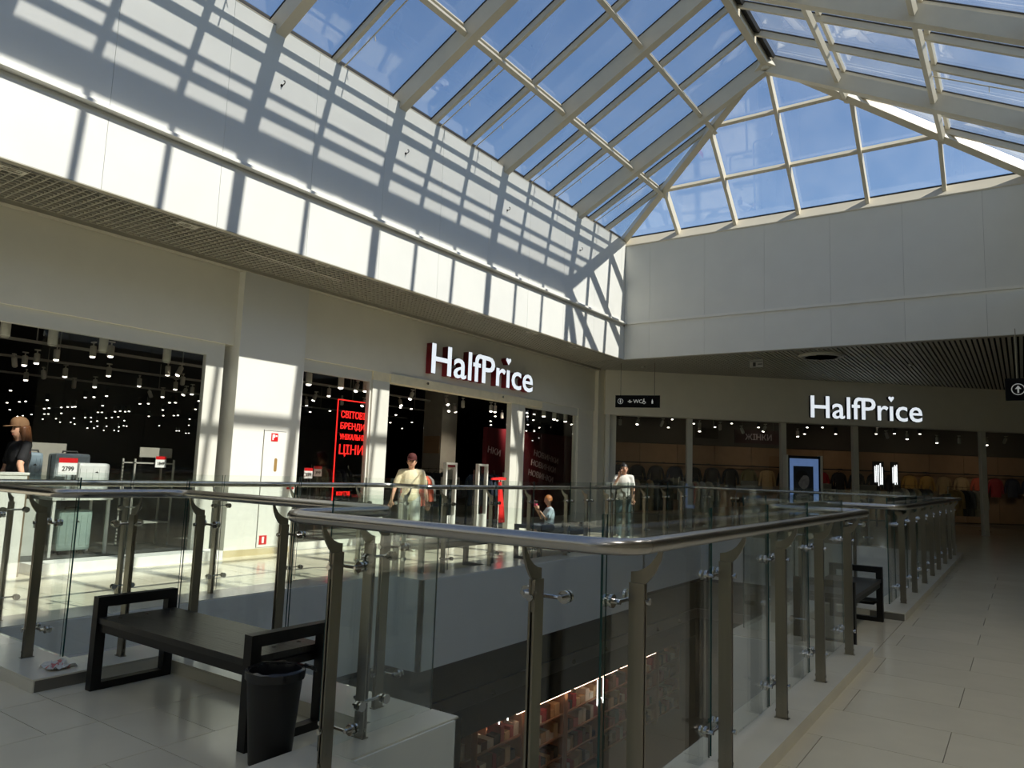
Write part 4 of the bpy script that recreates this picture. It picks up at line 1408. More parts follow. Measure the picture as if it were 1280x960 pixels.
rack('chrome rack of white and cream coats behind the angled glass', sp(3.35, 1.5), RZ2, ['white', 'white', 'cream', 'white', 'cream', 'grey'], ' on the rack of white coats', 0.95)
rack('chrome rack of beige and grey coats behind the angled glass', sp(1.9, 1.6), RZ2, ['beige', 'olive', 'beige', 'charcoal', 'black', 'charcoal'], ' on the rack of beige coats', 0.95)
rack('chrome rack of dark coats behind the angled glass', sp(0.85, 2.3), RZ2, ['black', 'charcoal', 'charcoal', 'navy', 'black'], ' on the rack of dark coats')
rack('chrome rack of mixed jackets near the dark mullion', sp(11.1, 2.4), RZ2, ['grey', 'cream', 'charcoal', 'beige', 'black', 'black'], ' on the rack of mixed jackets')
rack('chrome rack of mustard and pale jackets at the angled glass', sp(12.9, 2.2), RZ2, ['mustard', 'mustard', 'black', 'grey', 'cream', 'white'], ' on the rack of mustard jackets')
rack('chrome rack of black tops deep in the angled shop', sp(9.0, 4.6), RZ2, ['black', 'navy', 'black', 'charcoal', 'black', 'black'], ' on the rack deep in the angled shop')
rack('chrome rack of coral shirts just inside the entrance', (12.85, 11.5, 0), 0.4, ['coral', 'coral', 'coral', 'grey'], ' on the rack inside the entrance', 0.7, 0.7, 1.4)
rack('chrome rack of denim tops beside the entrance jamb', (16.3, 12.2, 0), 0.2, ['denim', 'denim', 'navy', 'denim', 'black', 'denim'], ' on the rack beside the entrance jamb')
rack('chrome rack of black coats in front of the store pillar', (15.2, 13.0, 0), -0.2, ['black', 'black', 'charcoal', 'black', 'black'], ' on the rack before the store pillar', 0.9)
rack('chrome rack of olive and charcoal coats behind the banner', (9.0, 12.0, 0), 0.1, ['olive', 'olive', 'charcoal', 'grey', 'black'], ' on the rack behind the banner', 0.8, 1.2, 1.3)
rack('chrome rack of dark tops deep in the store hall', (13.8, 15.6, 0), 0.0, ['black', 'charcoal', 'red', 'black', 'navy', 'black'], ' on the rack deep in the store hall')

# store pillar, dark red partition, section sign
M_PILLAR = mat('store_pillar', rgb(150, 146, 134), 0.7)
pl_ = struct(MB().box(16.4, 17.1, 13.9, 14.6, 0, 4.2).build('wall_store_pillar', M_PILLAR), 'square pale pillar inside the store')
MB().box(16.392, 16.4, 13.95, 14.55, 1.9, 2.4).build('pillar_panel', M_WARMW, pl_)
rp_ = struct(MB().box(17.7, 24.0, 13.2, 13.35, 0, 2.75).build('wall_store_partition', mat('dark_red_partition', rgb(96, 12, 24), 0.6)), 'dark red partition wall inside the store')
M_LETG = mat('pale_red_lettering', rgb(226, 206, 206), 0.6)
for a_, z_, sz in ((20.3, 2.0, 1), (20.15, 1.68, 1), (20.0, 1.36, 1), (17.75, 2.0, 0)):
    flat_text('НОВИНКИ' if sz else 'НКИ', (a_, 13.195, z_), (1, 0), 0.2, M_LETG, rp_, width=1.55 if sz else 0.66, tilt=-0.16)
sg = thing('section_sign', 'dark red hanging sign above the women section', 'sign', sp(4.75, 2.0, 2.62))
o_ = sp(4.75, 2.0, 2.62)
m = obox(MB(), 4.75, 6.3, 2.0, 2.06, 2.62, 3.06)
m.xform(Matrix.Translation(-o_))
m.build('panel', M_PLUM, sg)
for q in (5.0, 6.05):
    m = MB().tube([sp(q, 2.03, 3.06) - o_, sp(q, 2.03, 4.2) - o_], 0.006, 5)
    m.build('suspension_wire', M_STEEL, sg)
q = sp(5.08, 1.99, 2.74) - o_
flat_text('ЖІНКИ', tuple(q), (SD.x, SD.y), 0.2, M_LETG, sg, width=0.9)


# price displays
def display_unit(label, c, rz, w=0.8):
    t = thing('price_display', label, 'display', c, rz, 'pale price displays on dark tables')
    MB().box(-w / 2, w / 2, -0.3, 0.3, 0.74, 0.8).build('table_top', M_BLACK, t)
    for x in (-w / 2 + 0.04, w / 2 - 0.04):
        for y in (-0.26, 0.26):
            MB().box(x - 0.02, x + 0.02, y - 0.02, y + 0.02, 0, 0.74).build('leg', M_BLACK, t)
    MB().box(-w / 2 + 0.06, w / 2 - 0.06, -0.03, 0.03, 1.05, 1.25).build('lower_card', M_PILLAR, t)
    MB().box(-w / 2 + 0.2, w / 2 - 0.2, -0.03, 0.03, 1.25, 1.42).build('upper_card', M_PILLAR, t)
    for k in range(3):
        MB().box(-w / 2 + 0.1 + k * (w - 0.2) / 3 + 0.015, -w / 2 + 0.1 + (k + 1) * (w - 0.2) / 3 - 0.015, -0.036, -0.03, 1.09, 1.2).build('card_print', mat('card_print', rgb(84, 78, 70), 0.7), t)
    MB().tube([(-0.2, 0, 0.8), (-0.2, 0, 1.05)], 0.01, 6).tube([(0.2, 0, 0.8), (0.2, 0, 1.05)], 0.01, 6).build('stand', M_STEEL, t)
    st = MB()
    for k in range(3):
        st.box(-w / 2 + 0.06 + k * 0.25, -w / 2 + 0.26 + k * 0.25, -0.27, -0.08, 0.8, 0.9 + 0.03 * k)
    st.build('folded_clothes', MATS['cloth_charcoal'], t)
    return t


display_unit('pale price cards on a dark table left of the portrait screen', sp(4.95, 1.4), RZ2, 0.95)
display_unit('pale price cards on a dark table right of the portrait screen', sp(7.5, 1.6), RZ2, 0.95)
display_unit('pale price cards on a dark table behind white coats', sp(2.9, 2.6), RZ2, 0.85)
display_unit('pale price cards before the mustard shirts', sp(9.8, 3.0), RZ2, 1.2)
display_unit('pale price cards in the window beside the entrance', (16.0, 11.2, 0), 0.0, 0.8)
display_unit('pale price cards just behind the security gates', (14.6, 12.0, 0), 0.0, 0.8)

# portrait screen at the angled shop
sc_ = thing('video_totem', 'tall video screen with a blue bordered portrait', 'screen', sp(5.24, -0.35))
o_ = sp(5.24, -0.35)


def ob2(s0, s1, f0, f1, z0, z1):
    m = obox(MB(), s0, s1, f0, f1, z0, z1)
    m.xform(Matrix.Translation(-o_))
    return m


ob2(5.24, 5.30, -0.45, -0.25, 0, 2.22).build('side_post', M_FRAME, sc_)
ob2(6.30, 6.36, -0.45, -0.25, 0, 2.22).build('side_post', M_FRAME, sc_)
ob2(5.30, 6.30, -0.42, -0.28, 0.0, 2.2).build('housing', M_BLACK, sc_)
ob2(5.36, 6.24, -0.426, -0.42, 0.5, 2.12).build('display', mat('screen_blue', rgb(96, 130, 190), 0.3, emit=0.10, ecol=(0.25, 0.42, 0.85), var=0.2, scale=2), sc_)
ob2(5.47, 6.08, -0.429, -0.426, 0.6, 1.9).build('portrait_field', mat('portrait_dark', rgb(40, 44, 52), 0.4, emit=0.01), sc_)
fm = MB().ell((0, 0, 0), (0.17, 0.003, 0.24), 16, 10).ell((-0.05, 0.0, 0.1), (0.2, 0.0025, 0.2), 16, 10, 1).prism([(-0.27, -0.75), (0.27, -0.75), (0.24, -0.45), (0.07, -0.3), (-0.07, -0.3), (-0.24, -0.45)], 1, -0.003, 0.003)
fm.xform(Matrix.Translation(sp(5.78, -0.43, 1.48) - o_) @ Matrix.Rotation(RZ2, 4, 'Z'))
fm.build('portrait', [mat('portrait_grey', rgb(120, 118, 116), 0.5, emit=0.02, var=0.25, scale=9), mat('portrait_hair', rgb(30, 30, 34), 0.5)], sc_)

# bright lit display letters far inside the angled shop
for s_, w_ in ((12.3, 0.42), (13.05, 0.26)):
    q = sp(s_, 6.4, 1.35)
    t = thing('wall_lightbox', 'narrow bright lit panel on the rear wall of the angled shop', 'light panel', q, 0, 'bright panels on the rear wall')
    m = obox(MB(), s_, s_ + w_, 6.4, 6.5, 1.35, 2.35)
    m.xform(Matrix.Translation(-q))
    m.build('case', M_BLACK, t)
    m = MB()
    for k in range(5):
        a_ = s_ + 0.02 + (w_ - 0.04) * k / 5
        obox(m, a_, a_ + (w_ - 0.04) / 5 * random.uniform(0.35, 0.75), 6.39, 6.4, 1.4 + random.uniform(0, 0.15), 2.3 - random.uniform(0, 0.2))
    m.xform(Matrix.Translation(-q))
    m.build('lit_face', mat('lit_panel_white', rgb(235, 238, 240), 0.4, emit=0.7), t)

# security gates at the entrance
for k, u in enumerate((12.74, 13.93)):
    t = thing('security_gate', ('white framed security gate beside the coral shirts', 'white framed security gate beside the entrance jamb')[k], 'security gate', (u, 10.6, 0))
    MB().box(0, 0.045, 0, 0.09, 0, 1.6).box(0.34, 0.385, 0, 0.09, 0, 1.6).box(0.045, 0.34, 0, 0.09, 1.55, 1.6).build('frame', M_BODYW, t)
    MB().box(0.045, 0.34, 0, 0.09, 0, 0.42).build('base', M_BODYW, t)
    MB().box(0.06, 0.325, 0.04, 0.05, 0.42, 1.55).build('pane', G_SHOP, t)
    if k == 0:
        MB().box(0.05, 0.335, 0.02, 0.04, 1.5, 1.55).build('red_strip', M_SIGNS, t)

# red pennant
pn = thing('pennant', 'bright red cloth pennant on a slim pole before the entrance', 'pennant', (12.55, 9.2, 0))
MB().tube([(0.28, 0, 0.02), (0.28, 0, 1.3)], 0.012, 8).build('pole', M_BODYW, pn)
MB().tube([(0.28, 0, 0), (0.28, 0, 0.02)], 0.16, 18).build('base', M_BODYW, pn)
M_REDC = mat('red_cloth', rgb(228, 30, 26), 0.8, var=0.08, scale=12)
MB().prism([(0.0, 1.26), (0.5, 1.26), (0.52, 1.31), (0.36, 1.32), (0.02, 1.30)], 1, -0.02, 0.02).build('top_band', M_REDC, pn)
b = MB()
for k in range(9):
    t_ = k / 8
    z = 1.22 - 0.86 * t_
    w = 0.05 + 0.09 * math.sin(t_ * PI * 0.62)
    x = 0.3 + 0.12 * t_
    for q in range(8):
        a = 2 * PI * q / 8
        b.v.append((x + w * math.cos(a) * 0.8, 0.03 * math.sin(a) * (1 + 0.4 * math.sin(5 * a)), z))
for k in range(8):
    for q in range(8):
        b.f.append((k * 8 + q, k * 8 + (q + 1) % 8, (k + 1) * 8 + (q + 1) % 8, (k + 1) * 8 + q))
        b.mi.append(0)
b.build('cloth', M_REDC, pn, smooth=True)

# ------------------------------------------------------------------ suitcase window
M_CASE_G = mat('case_pale_green', rgb(150, 168, 160), 0.35, var=0.05)
M_CASE_S = mat('case_silver', rgb(182, 190, 190), 0.3, 0.2, var=0.05)
M_CASE_W = mat('case_white', rgb(214, 216, 212), 0.35)
M_CASE_B = mat('case_blue_grey', rgb(130, 146, 156), 0.35)


def suitcase(label, c, w, d, h, m, handle=True, rz=0.0):
    t = thing('suitcase', label, 'suitcase', c, rz, 'suitcases in the shop window')
    b0 = MB().box(-w / 2, w / 2, -d / 2, d / 2, 0.05, h)
    b0.build('shell', m, t, bevel=0.04)
    rb = MB()
    for k in range(5):
        x = -w / 2 + w * (k + 0.5) / 5
        rb.box(x - w * 0.055, x + w * 0.055, -d / 2 - 0.006, -d / 2 + 0.01, 0.12, h - 0.08)
    rb.build('rib', m, t)
    MB().box(-w / 2 - 0.003, w / 2 + 0.003, -0.008, 0.008, 0.06, h - 0.03).build('zip_band', M_GASKET, t)
    for x in (-w / 2 + 0.06, w / 2 - 0.06):
        for y in (-d / 2 + 0.05, d / 2 - 0.05):
            MB().tube([(x - 0.012, y, 0.026), (x + 0.012, y, 0.026)], 0.026, 12).box(x - 0.018, x + 0.018, y - 0.012, y + 0.012, 0.03, 0.06).build('wheel', M_GASKET, t)
    if handle:
        MB().tube([(-0.1, 0, h - 0.005), (-0.09, 0, h + 0.03), (0.09, 0, h + 0.03), (0.1, 0, h - 0.005)], 0.012, 8).build('handle', M_GASKET, t)
    MB().prism([(0.0, h * 0.72), (0.05, h * 0.72), (0.03, h * 0.76)], 1, -d / 2 - 0.008, -d / 2 - 0.004).build('emblem', M_GASKET, t)
    return t


tb1 = thing('display_table', 'white framed display table over the pale green suitcase', 'table', (4.6, 10.5, 0.12))
for x in (0.0, 0.71):
    for y in (0.0, 0.5):
        MB().box(x, x + 0.035, y, y + 0.035, 0, 0.74).build('leg', M_BODYW, tb1)
MB().box(-0.02, 0.765, -0.02, 0.555, 0.74, 0.78).build('table_top', M_BODYW, tb1)
suitcase('pale green upright suitcase under the white display table', (4.98, 10.78, 0.12), 0.44, 0.26, 0.6, M_CASE_G)
suitcase('silver suitcase with handle on the white display table', (4.88, 10.8, 0.9), 0.46, 0.24, 0.58, M_CASE_S)
suitcase('small white suitcase before the silver one', (5.09, 10.58, 0.9), 0.42, 0.16, 0.46, M_CASE_W, False)
suitcase('blue grey suitcase beside the woman in the cap', (4.46, 10.98, 0.86), 0.26, 0.2, 0.62, M_CASE_B)
MB().box(4.32, 4.58, 10.86, 11.12, 0.12, 0.86).build('plinth_block', M_BODYW, None)
tag(bpy.data.objects['plinth_block'], 'white display block under the blue grey suitcase', 'plinth')


def price_card(label, c, w, h, digits, rz=0.0, post=0.3):
    t = thing('price_card', label, 'price card', c, rz)
    MB().box(0, w, -0.006, 0.006, 0, h).build('card', M_WHITE, t)
    MB().box(0, w, -0.009, -0.006, h * 0.72, h).build('red_header', M_FIRE, t)
    flat_text(digits, (w * 0.2, -0.008, h * 0.22), (1, 0), h * 0.28, M_GASKET, t, width=w * 0.62)
    MB().tube([(w / 2, 0.005, -post), (w / 2, 0.005, 0.01)], 0.006, 6).build('stem', M_STEEL, t)
    return t


price_card('white price card 2799 with red header before the silver suitcase', (4.58, 10.42, 1.20), 0.235, 0.22, '2799', 0, 0.33)
bd = tag(MB().box(4.52, 5.05, 11.3, 11.32, 0.12, 1.62).build('backing_board', M_PILLAR), 'grey display board standing behind the suitcases', 'board')
rk = thing('wire_shelf', 'grey wire shelf with price card in the suitcase window', 'shelf', (5.9, 11.0, 0.12))
for x in (0, 0.62):
    for y in (0, 0.35):
        MB().box(x, x + 0.025, y, y + 0.025, 0, 1.32).build('upright', M_TRACK, rk)
for z in (0.35, 0.8, 1.25):
    m = MB()
    for k in range(8):
        m.box(0.0, 0.645, 0.05 * k, 0.05 * k + 0.012, z, z + 0.02)
    m.build('shelf_board', M_TRACK, rk)
MB().box(0.12, 0.64, 0.1, 0.12, 1.35, 1.5).build('header_board', M_PILLAR, rk)
price_card('small price card with red header on the wire shelf', (6.2, 10.96, 1.32), 0.17, 0.17, '1849', 0, 0.2)
for k, (u, v_, z_) in enumerate(((9.35, 11.3, 1.18), (8.7, 11.6, 1.2), (9.75, 11.5, 1.22))):
    price_card(('white price card with red header nearest the banner frame', 'white price card with red header by the pilaster', 'white price card with red header behind the banner')[k], (u, v_, z_), 0.2, 0.2, ('599', '549', '399')[k], 0, z_ - 0.02)
pd = thing('info_pedestal', 'white pedestal against the shop window beside the woman', 'pedestal', (3.02, 9.86, 0))
MB().box(0, 0.98, 0, 0.24, 0.0, 1.2).build('body', mat('pedestal_white', rgb(222, 222, 214), 0.4), pd)
MB().box(-0.01, 1.0, -0.01, 0.25, 1.2, 1.23).build('top', M_BODYW, pd)
MB().box(0.98, 1.0, 0.0, 0.24, 0.0, 1.2).build('edge_strip', mat('brown_edge', rgb(112, 94, 70), 0.5), pd)


# ------------------------------------------------------------------ people
M_SKIN = mat('skin', rgb(206, 158, 128), 0.55, var=0.05, scale=10)
M_EYE = mat('eye_dark', rgb(40, 30, 26), 0.3)
M_LIP = mat('lips', rgb(168, 96, 84), 0.5)


def remeshed(mb, voxel, smooth=6, mats=None):
    me = bpy.data.meshes.new('body')
    me.from_pydata(mb.v, [], mb.f)
    o = bpy.data.objects.new('body', me)
    md = o.modifiers.new('r', 'REMESH')
    md.mode = 'VOXEL'
    md.voxel_size = voxel
    ms = o.modifiers.new('s', 'SMOOTH')
    ms.iterations = smooth
    ms.factor = 0.5
    out = bake(o)
    out.materials.clear()
    for m in (mats if isinstance(mats, (list, tuple)) else [mats]):
        out.materials.append(m)
    for p in out.polygons:
        p.use_smooth = True
    return out


def limb(m, pts, rr):
    m.tube(pts, rr, 10)
    for p, r in zip(pts, rr):
        m.ell(p, (r, r, r), 10, 6)


def hand(m, wrist, direction, palm_n, k=1.0, curl=0.5):
    # palm and five separate fingers, appended as fine tubes
    d = Vector(direction).normalized()
    n = Vector(palm_n).normalized()
    s_ = d.cross(n).normalized()
    w = Vector(wrist)
    m.tube([w - d * 0.02 * k, w + d * 0.03 * k, w + d * 0.085 * k], [0.026 * k, 0.034 * k, 0.036 * k], 8)
    for i, (off, ln) in enumerate(((-0.03, 0.07), (-0.01, 0.082), (0.011, 0.076), (0.03, 0.058))):
        b0 = w + d * 0.075 * k + s_ * off * k
        b1 = b0 + (d + n * curl * 0.5) * (ln * 0.5 * k)
        b2 = b1 + (d * (1 - curl * 0.5) + n * curl) * (ln * 0.5 * k)
        m.tube([b0, b1, b2], [0.0095 * k, 0.009 * k, 0.007 * k], 6)
    t0 = w + d * 0.025 * k - s_ * 0.03 * k
    t1 = t0 + (d * 0.7 - s_ * 0.7 + n * 0.2) * 0.035 * k
    t2 = t1 + (d * 0.95 - s_ * 0.1 + n * 0.3) * 0.03 * k
    m.tube([t0, t1, t2], [0.012 * k, 0.011 * k, 0.008 * k], 6)


def join_meshes(me, mb):
    bm = bmesh.new()
    bm.from_mesh(me)
    t = bpy.data.meshes.new('t')
    t.from_pydata(mb.v, [], mb.f)
    for p in t.polygons:
        p.use_smooth = True
    bm.from_mesh(t)
    bm.to_mesh(me)
    bm.free()
    for p in me.polygons:
        p.use_smooth = True
    bpy.data.meshes.remove(t)


def person(label, loc, rz, J, k=1.0, shirt=None, legs=None, shirt_len='short', leg_len='shorts', shoe=None, curl=0.4, voxel=0.014):
    # J: joints in local metres (x right, y forward, z up), already posed
    V3 = {a: Vector(b) for a, b in J.items()}
    root = thing('person', label, 'person', loc, rz)
    head, neck, chest, pel = V3['head'], V3['neck'], V3['chest'], V3['pelvis']
    b = MB()
    up = (head - neck).normalized()
    fwd = V3.get('face', Vector((0, 1, 0))).normalized()
    right = fwd.cross(up).normalized()
    b.ell(head, (0.076 * k, 0.094 * k, 0.112 * k), 14, 10)
    b.ell(head + fwd * 0.03 * k - up * 0.05 * k, (0.055 * k, 0.062 * k, 0.062 * k), 12, 8)
    b.tube([head + fwd * 0.088 * k + up * 0.015 * k, head + fwd * 0.108 * k - up * 0.022 * k, head + fwd * 0.088 * k - up * 0.028 * k], [0.008 * k, 0.014 * k, 0.012 * k], 6)
    for sx in (-1, 1):
        b.ell(head + right * sx * 0.078 * k - up * 0.005 * k, (0.014 * k, 0.022 * k, 0.03 * k), 8, 6)
    limb(b, [neck - up * 0.04 * k, head - up * 0.05 * k], [0.056 * k, 0.05 * k])
    ax = (V3['sr'] - V3['sl']).normalized()

    def torso(m, g):
        m.ell(chest, (0.165 * k + g, 0.112 * k + g, 0.20 * k + g), 14, 10)
        m.ell(chest.lerp(pel, 0.55), (0.142 * k + g, 0.10 * k + g, 0.17 * k + g), 14, 10)
        m.ell(pel, (0.165 * k + g, 0.118 * k + g, 0.13 * k + g), 14, 10)
        limb(m, [V3['sl'], neck - up * 0.05 * k, V3['sr']], [0.05 * k + g * 0.6, 0.066 * k + g, 0.05 * k + g * 0.6])
    torso(b, 0)
    for q in 'lr':
        limb(b, [V3['s' + q], V3['e' + q], V3['w' + q]], [0.054 * k, 0.042 * k, 0.029 * k])
        limb(b, [V3['h' + q], V3['k' + q], V3['a' + q]], [0.085 * k, 0.056 * k, 0.04 * k])
        a = V3['a' + q]
        tdir = V3.get('toe' + q, Vector((0, 1, 0)))
        limb(b, [a - tdir * 0.035 * k + Vector((0, 0, -0.035 * k)), a + tdir * 0.13 * k + Vector((0, 0, -0.045 * k))], [0.038 * k, 0.03 * k])
    body = remeshed(b, voxel, 5, M_SKIN)
    fing = MB()
    for q in 'lr':
        w, e = V3['w' + q], V3['e' + q]
        hand(fing, w, (V3.get('hd' + q) or (w - e)), V3.get('pn' + q, Vector((0, 1, 0))), k, curl)
    join_meshes(body, fing)
    ob = put('body', body, root)
    ey = MB()
    for sx in (-1, 1):
        ey.ell(head + right * sx * 0.03 * k + fwd * 0.082 * k + up * 0.012 * k, (0.012 * k, 0.012 * k, 0.007 * k), 8, 5)
        ey.tube([head + right * sx * 0.016 * k + fwd * 0.088 * k + up * 0.032 * k, head + right * sx * 0.046 * k + fwd * 0.08 * k + up * 0.03 * k], 0.0045 * k, 5)
    ey.build('eyes', M_EYE, root)
    MB().tube([head - right * 0.02 * k + fwd * 0.084 * k - up * 0.056 * k, head + fwd * 0.093 * k - up * 0.058 * k, head + right * 0.02 * k + fwd * 0.084 * k - up * 0.056 * k], 0.006 * k, 6).build('lips', M_LIP, root)
    if shirt:
        m = MB()
        g = 0.016 * k
        torso(m, g)
        for q in 'lr':
            S_, E_, W_ = V3['s' + q], V3['e' + q], V3['w' + q]
            if shirt_len == 'short':
                limb(m, [S_, S_.lerp(E_, 0.72)], [0.058 * k, 0.062 * k])
            else:
                limb(m, [S_, E_, W_.lerp(E_, 0.1)], [0.066 * k, 0.054 * k, 0.042 * k])
        put('shirt', remeshed(m, voxel, 4, shirt), root)
    if legs:
        m = MB()
        m.ell(pel - up * 0.03 * k, (0.178 * k, 0.13 * k, 0.125 * k), 14, 10)
        for q in 'lr':
            h_, k_, a_ = V3['h' + q], V3['k' + q], V3['a' + q]
            if leg_len == 'shorts':
                limb(m, [h_, h_.lerp(k_, 0.85)], [0.105 * k, 0.095 * k])
            else:
                limb(m, [h_, k_, a_.lerp(k_, 0.08)], [0.10 * k, 0.072 * k, 0.06 * k])
        put('trousers', remeshed(m, voxel, 4, legs), root)
    if shoe:
        for q in 'lr':
            a = V3['a' + q]
            tdir = V3.get('toe' + q, Vector((0, 1, 0))).normalized()
            m = MB()
            limb(m, [a - tdir * 0.05 * k + Vector((0, 0, -0.035 * k)), a + tdir * 0.05 * k + Vector((0, 0, -0.03 * k)), a + tdir * 0.15 * k + Vector((0, 0, -0.042 * k))], [0.046 * k, 0.045 * k, 0.036 * k])
            put('shoe', remeshed(m, 0.012, 2, shoe), root)
    return root, V3, k, up, fwd, right


def cap_part(root, head, up, fwd, right, k, m, brim=0.1):
    c = MB()
    n = 18
    rings = [(1.0, 0.012), (1.0, 0.05), (0.9, 0.085), (0.68, 0.112), (0.35, 0.127), (0.05, 0.131)]
    for rr, z in rings:
        for i in range(n):
            a = 2 * PI * i / n
            p = head + right * (0.084 * k * rr * math.cos(a)) + fwd * (0.104 * k * rr * math.sin(a)) + up * (z * k)
            c.v.append(tuple(p))
    for j in range(len(rings) - 1):
        for i in range(n):
            c.f.append((j * n + i, j * n + (i + 1) % n, (j + 1) * n + (i + 1) % n, (j + 1) * n + i))
            c.mi.append(0)
    c.f.append(tuple(range(5 * n, 6 * n)))
    c.mi.append(0)
    o = c.build('cap', m, root, smooth=True)
    bt, tp = [], []
    for i in range(9):
        a = PI * i / 8
        p = head + right * (0.075 * k * math.cos(a)) + fwd * ((0.085 + brim * math.sin(a)) * k) + up * (0.022 * k - 0.012 * k * math.sin(a))
        bt.append(p - up * 0.004)
        tp.append(p + up * 0.004)
    MB().hexa(bt, tp).build('brim', m, o)
    return o


def hair_part(root, head, up, fwd, right, k, m, long=0.0, bun=False):
    h = MB()
    h.ell(head - fwd * 0.012 * k + up * 0.022 * k, (0.088 * k, 0.1 * k, 0.108 * k), 14, 10)
    if long:
        for i in range(9):
            a = PI * (i / 8) + PI          # round the back of the head
            o = right * (0.085 * k * math.cos(a)) + fwd * (0.085 * k * math.sin(a) - 0.005)
            h.tube([head + o * 0.9 + up * 0.04 * k, head + o * 1.02 - up * 0.09 * k, head + o * 1.08 - up * (0.09 + long * 0.5) * k, head + o * 0.98 - up * (0.09 + long) * k], [0.04 * k, 0.038 * k, 0.034 * k, 0.016 * k], 8)
    if bun:
        h.ell(head - fwd * 0.075 * k + up * 0.1 * k, (0.05 * k, 0.05 * k, 0.045 * k), 10, 8)
    me = remeshed(h, 0.011, 3, m)
    # trim the hair away from the face
    bm = bmesh.new()
    bm.from_mesh(me)
    kill = [v for v in bm.verts if (v.co - head).dot(fwd) > 0.045 * k and (v.co - head).dot(up) < 0.05 * k and abs((v.co - head).dot(right)) < 0.07 * k]
    bmesh.ops.delete(bm, geom=kill, context='VERTS')
    bm.to_mesh(me)
    bm.free()
    return put('hair', me, root)


def facing(fx, fy):
    return math.atan2(fy, fx) - PI / 2


# man in cream T-shirt walking out of the entrance
JM = dict(head=(0.0, 0.03, 1.56), neck=(0, 0, 1.41), chest=(0, 0, 1.22), pelvis=(0, 0, 0.93), face=(0.1, 1, -0.05),
          sl=(-0.185, 0, 1.37), sr=(0.185, 0, 1.37), el=(-0.27, -0.03, 1.10), er=(0.28, 0.0, 1.10), wl=(-0.30, 0.05, 0.85), wr=(0.33, 0.1, 0.87),
          hl=(-0.09, 0, 0.9), hr=(0.09, 0, 0.9), kl=(-0.1, 0.12, 0.50), kr=(0.1, -0.02, 0.48), al=(-0.1, 0.10, 0.085), ar=(0.1, -0.2, 0.1))
cr = mat('cloth_cream_tee', rgb(226, 214, 176), 0.85, var=0.06, scale=20, bump=0.2)
r_, V_, k_, up_, fw_, ri_ = person('man in cream T-shirt, pale shorts and dark cap walking out', (9.9, 9.05, 0), facing(-0.72, -0.68), JM, 1.0,
                                   cr, mat('cloth_pale_shorts', rgb(206, 208, 196), 0.85, var=0.06, scale=18, bump=0.2), shoe=M_WHITE)
hair_part(r_, V_['head'], up_, fw_, ri_, k_, mat('hair_dark_brown', rgb(46, 32, 24), 0.6))
cap_part(r_, V_['head'] + up_ * 0.03, up_, fw_, ri_, k_, mat('cap_maroon', rgb(84, 34, 30), 0.8))
MB().tube([(-0.16, 0.14, 1.36), (-0.02, 0.16, 1.18), (0.16, 0.12, 0.98)], 0.014, 6).build('bag_strap', mat('strap_cream', rgb(190, 180, 150), 0.8), r_)

# woman in brown cap behind the pedestal
JW = dict(head=(0, 0.02, 1.64), neck=(0, 0, 1.49), chest=(0, 0, 1.30), pelvis=(0, 0, 0.98), face=(0, 1, -0.06),
          sl=(-0.17, 0, 1.44), sr=(0.17, 0, 1.44), el=(-0.27, 0.12, 1.20), er=(0.22, 0.02, 1.16), wl=(-0.50, 0.19, 1.02), wr=(0.24, 0.1, 0.92),
          hdl=(-0.35, 0.2, -0.8), pnl=(0, 0.3, -0.2), hl=(-0.085, 0, 0.95), hr=(0.085, 0, 0.95), kl=(-0.1, 0.02, 0.52), kr=(0.1, 0.0, 0.52), al=(-0.1, 0, 0.085), ar=(0.1, 0.0, 0.085))
bt_ = mat('cloth_black_tee', rgb(26, 26, 28), 0.85, var=0.1, scale=20, bump=0.2)
r_, V_, k_, up_, fw_, ri_ = person('woman with long brown hair, brown cap and black T-shirt', (4.18, 10.62, 0.12), facing(-1, -0.12), JW, 1.0, bt_, mat('cloth_dark_trousers', rgb(60, 56, 46), 0.85), leg_len='long', shoe=M_GASKET)
hair_part(r_, V_['head'], up_, fw_, ri_, 1.02, mat('hair_brown', rgb(96, 60, 34), 0.5, var=0.3, scale=30, stretch=(6, 6, 0.6)), long=0.2)
cap_part(r_, V_['head'] + up_ * 0.035, up_, fw_, ri_, 1.06, mat('cap_brown', rgb(124, 92, 62), 0.85))
MB().lathe([(0.001, 0), (0.03, 0), (0.03, 0.006), (0.001, 0.006)], 14, (0, 0, 0)).xform(Matrix.Translation((-0.222, 0.015, 1.36)) @ Matrix.Rotation(-PI / 2, 4, 'Y')).build('emblem', mat('emblem_red', rgb(214, 50, 56), 0.6), r_)

# woman on the phone behind the railing
JP = dict(head=(0, 0.02, 1.60), neck=(0, 0, 1.45), chest=(0, 0, 1.26), pelvis=(0, 0, 0.96), face=(-0.25, 1, -0.05),
          sl=(-0.165, 0, 1.41), sr=(0.165, 0, 1.41), el=(-0.21, 0.03, 1.13), er=(0.24, 0.12, 1.18), wl=(-0.2, 0.14, 0.92), wr=(0.11, 0.16, 1.44),
          hdr=(-0.1, -0.02, 0.9), pnr=(-0.7, -0.3, 0), hl=(-0.085, 0, 0.93), hr=(0.085, 0, 0.93), kl=(-0.1, 0.03, 0.5), kr=(0.1, 0.0, 0.5), al=(-0.1, 0, 0.085), ar=(0.1, 0.03, 0.085))
r_, V_, k_, up_, fw_, ri_ = person('woman in white top holding a phone to her face', (15.35, 7.5, 0), facing(-0.9, -0.45), JP, 1.0,
                                   mat('cloth_white_top', rgb(216, 214, 204), 0.85, var=0.05, scale=18, bump=0.2), mat('cloth_teal_trousers', rgb(84, 104, 108), 0.85), leg_len='long', shoe=M_WHITE, curl=0.8)
hair_part(r_, V_['head'], up_, fw_, ri_, 1.0, mat('hair_black', rgb(30, 26, 24), 0.5), bun=True)
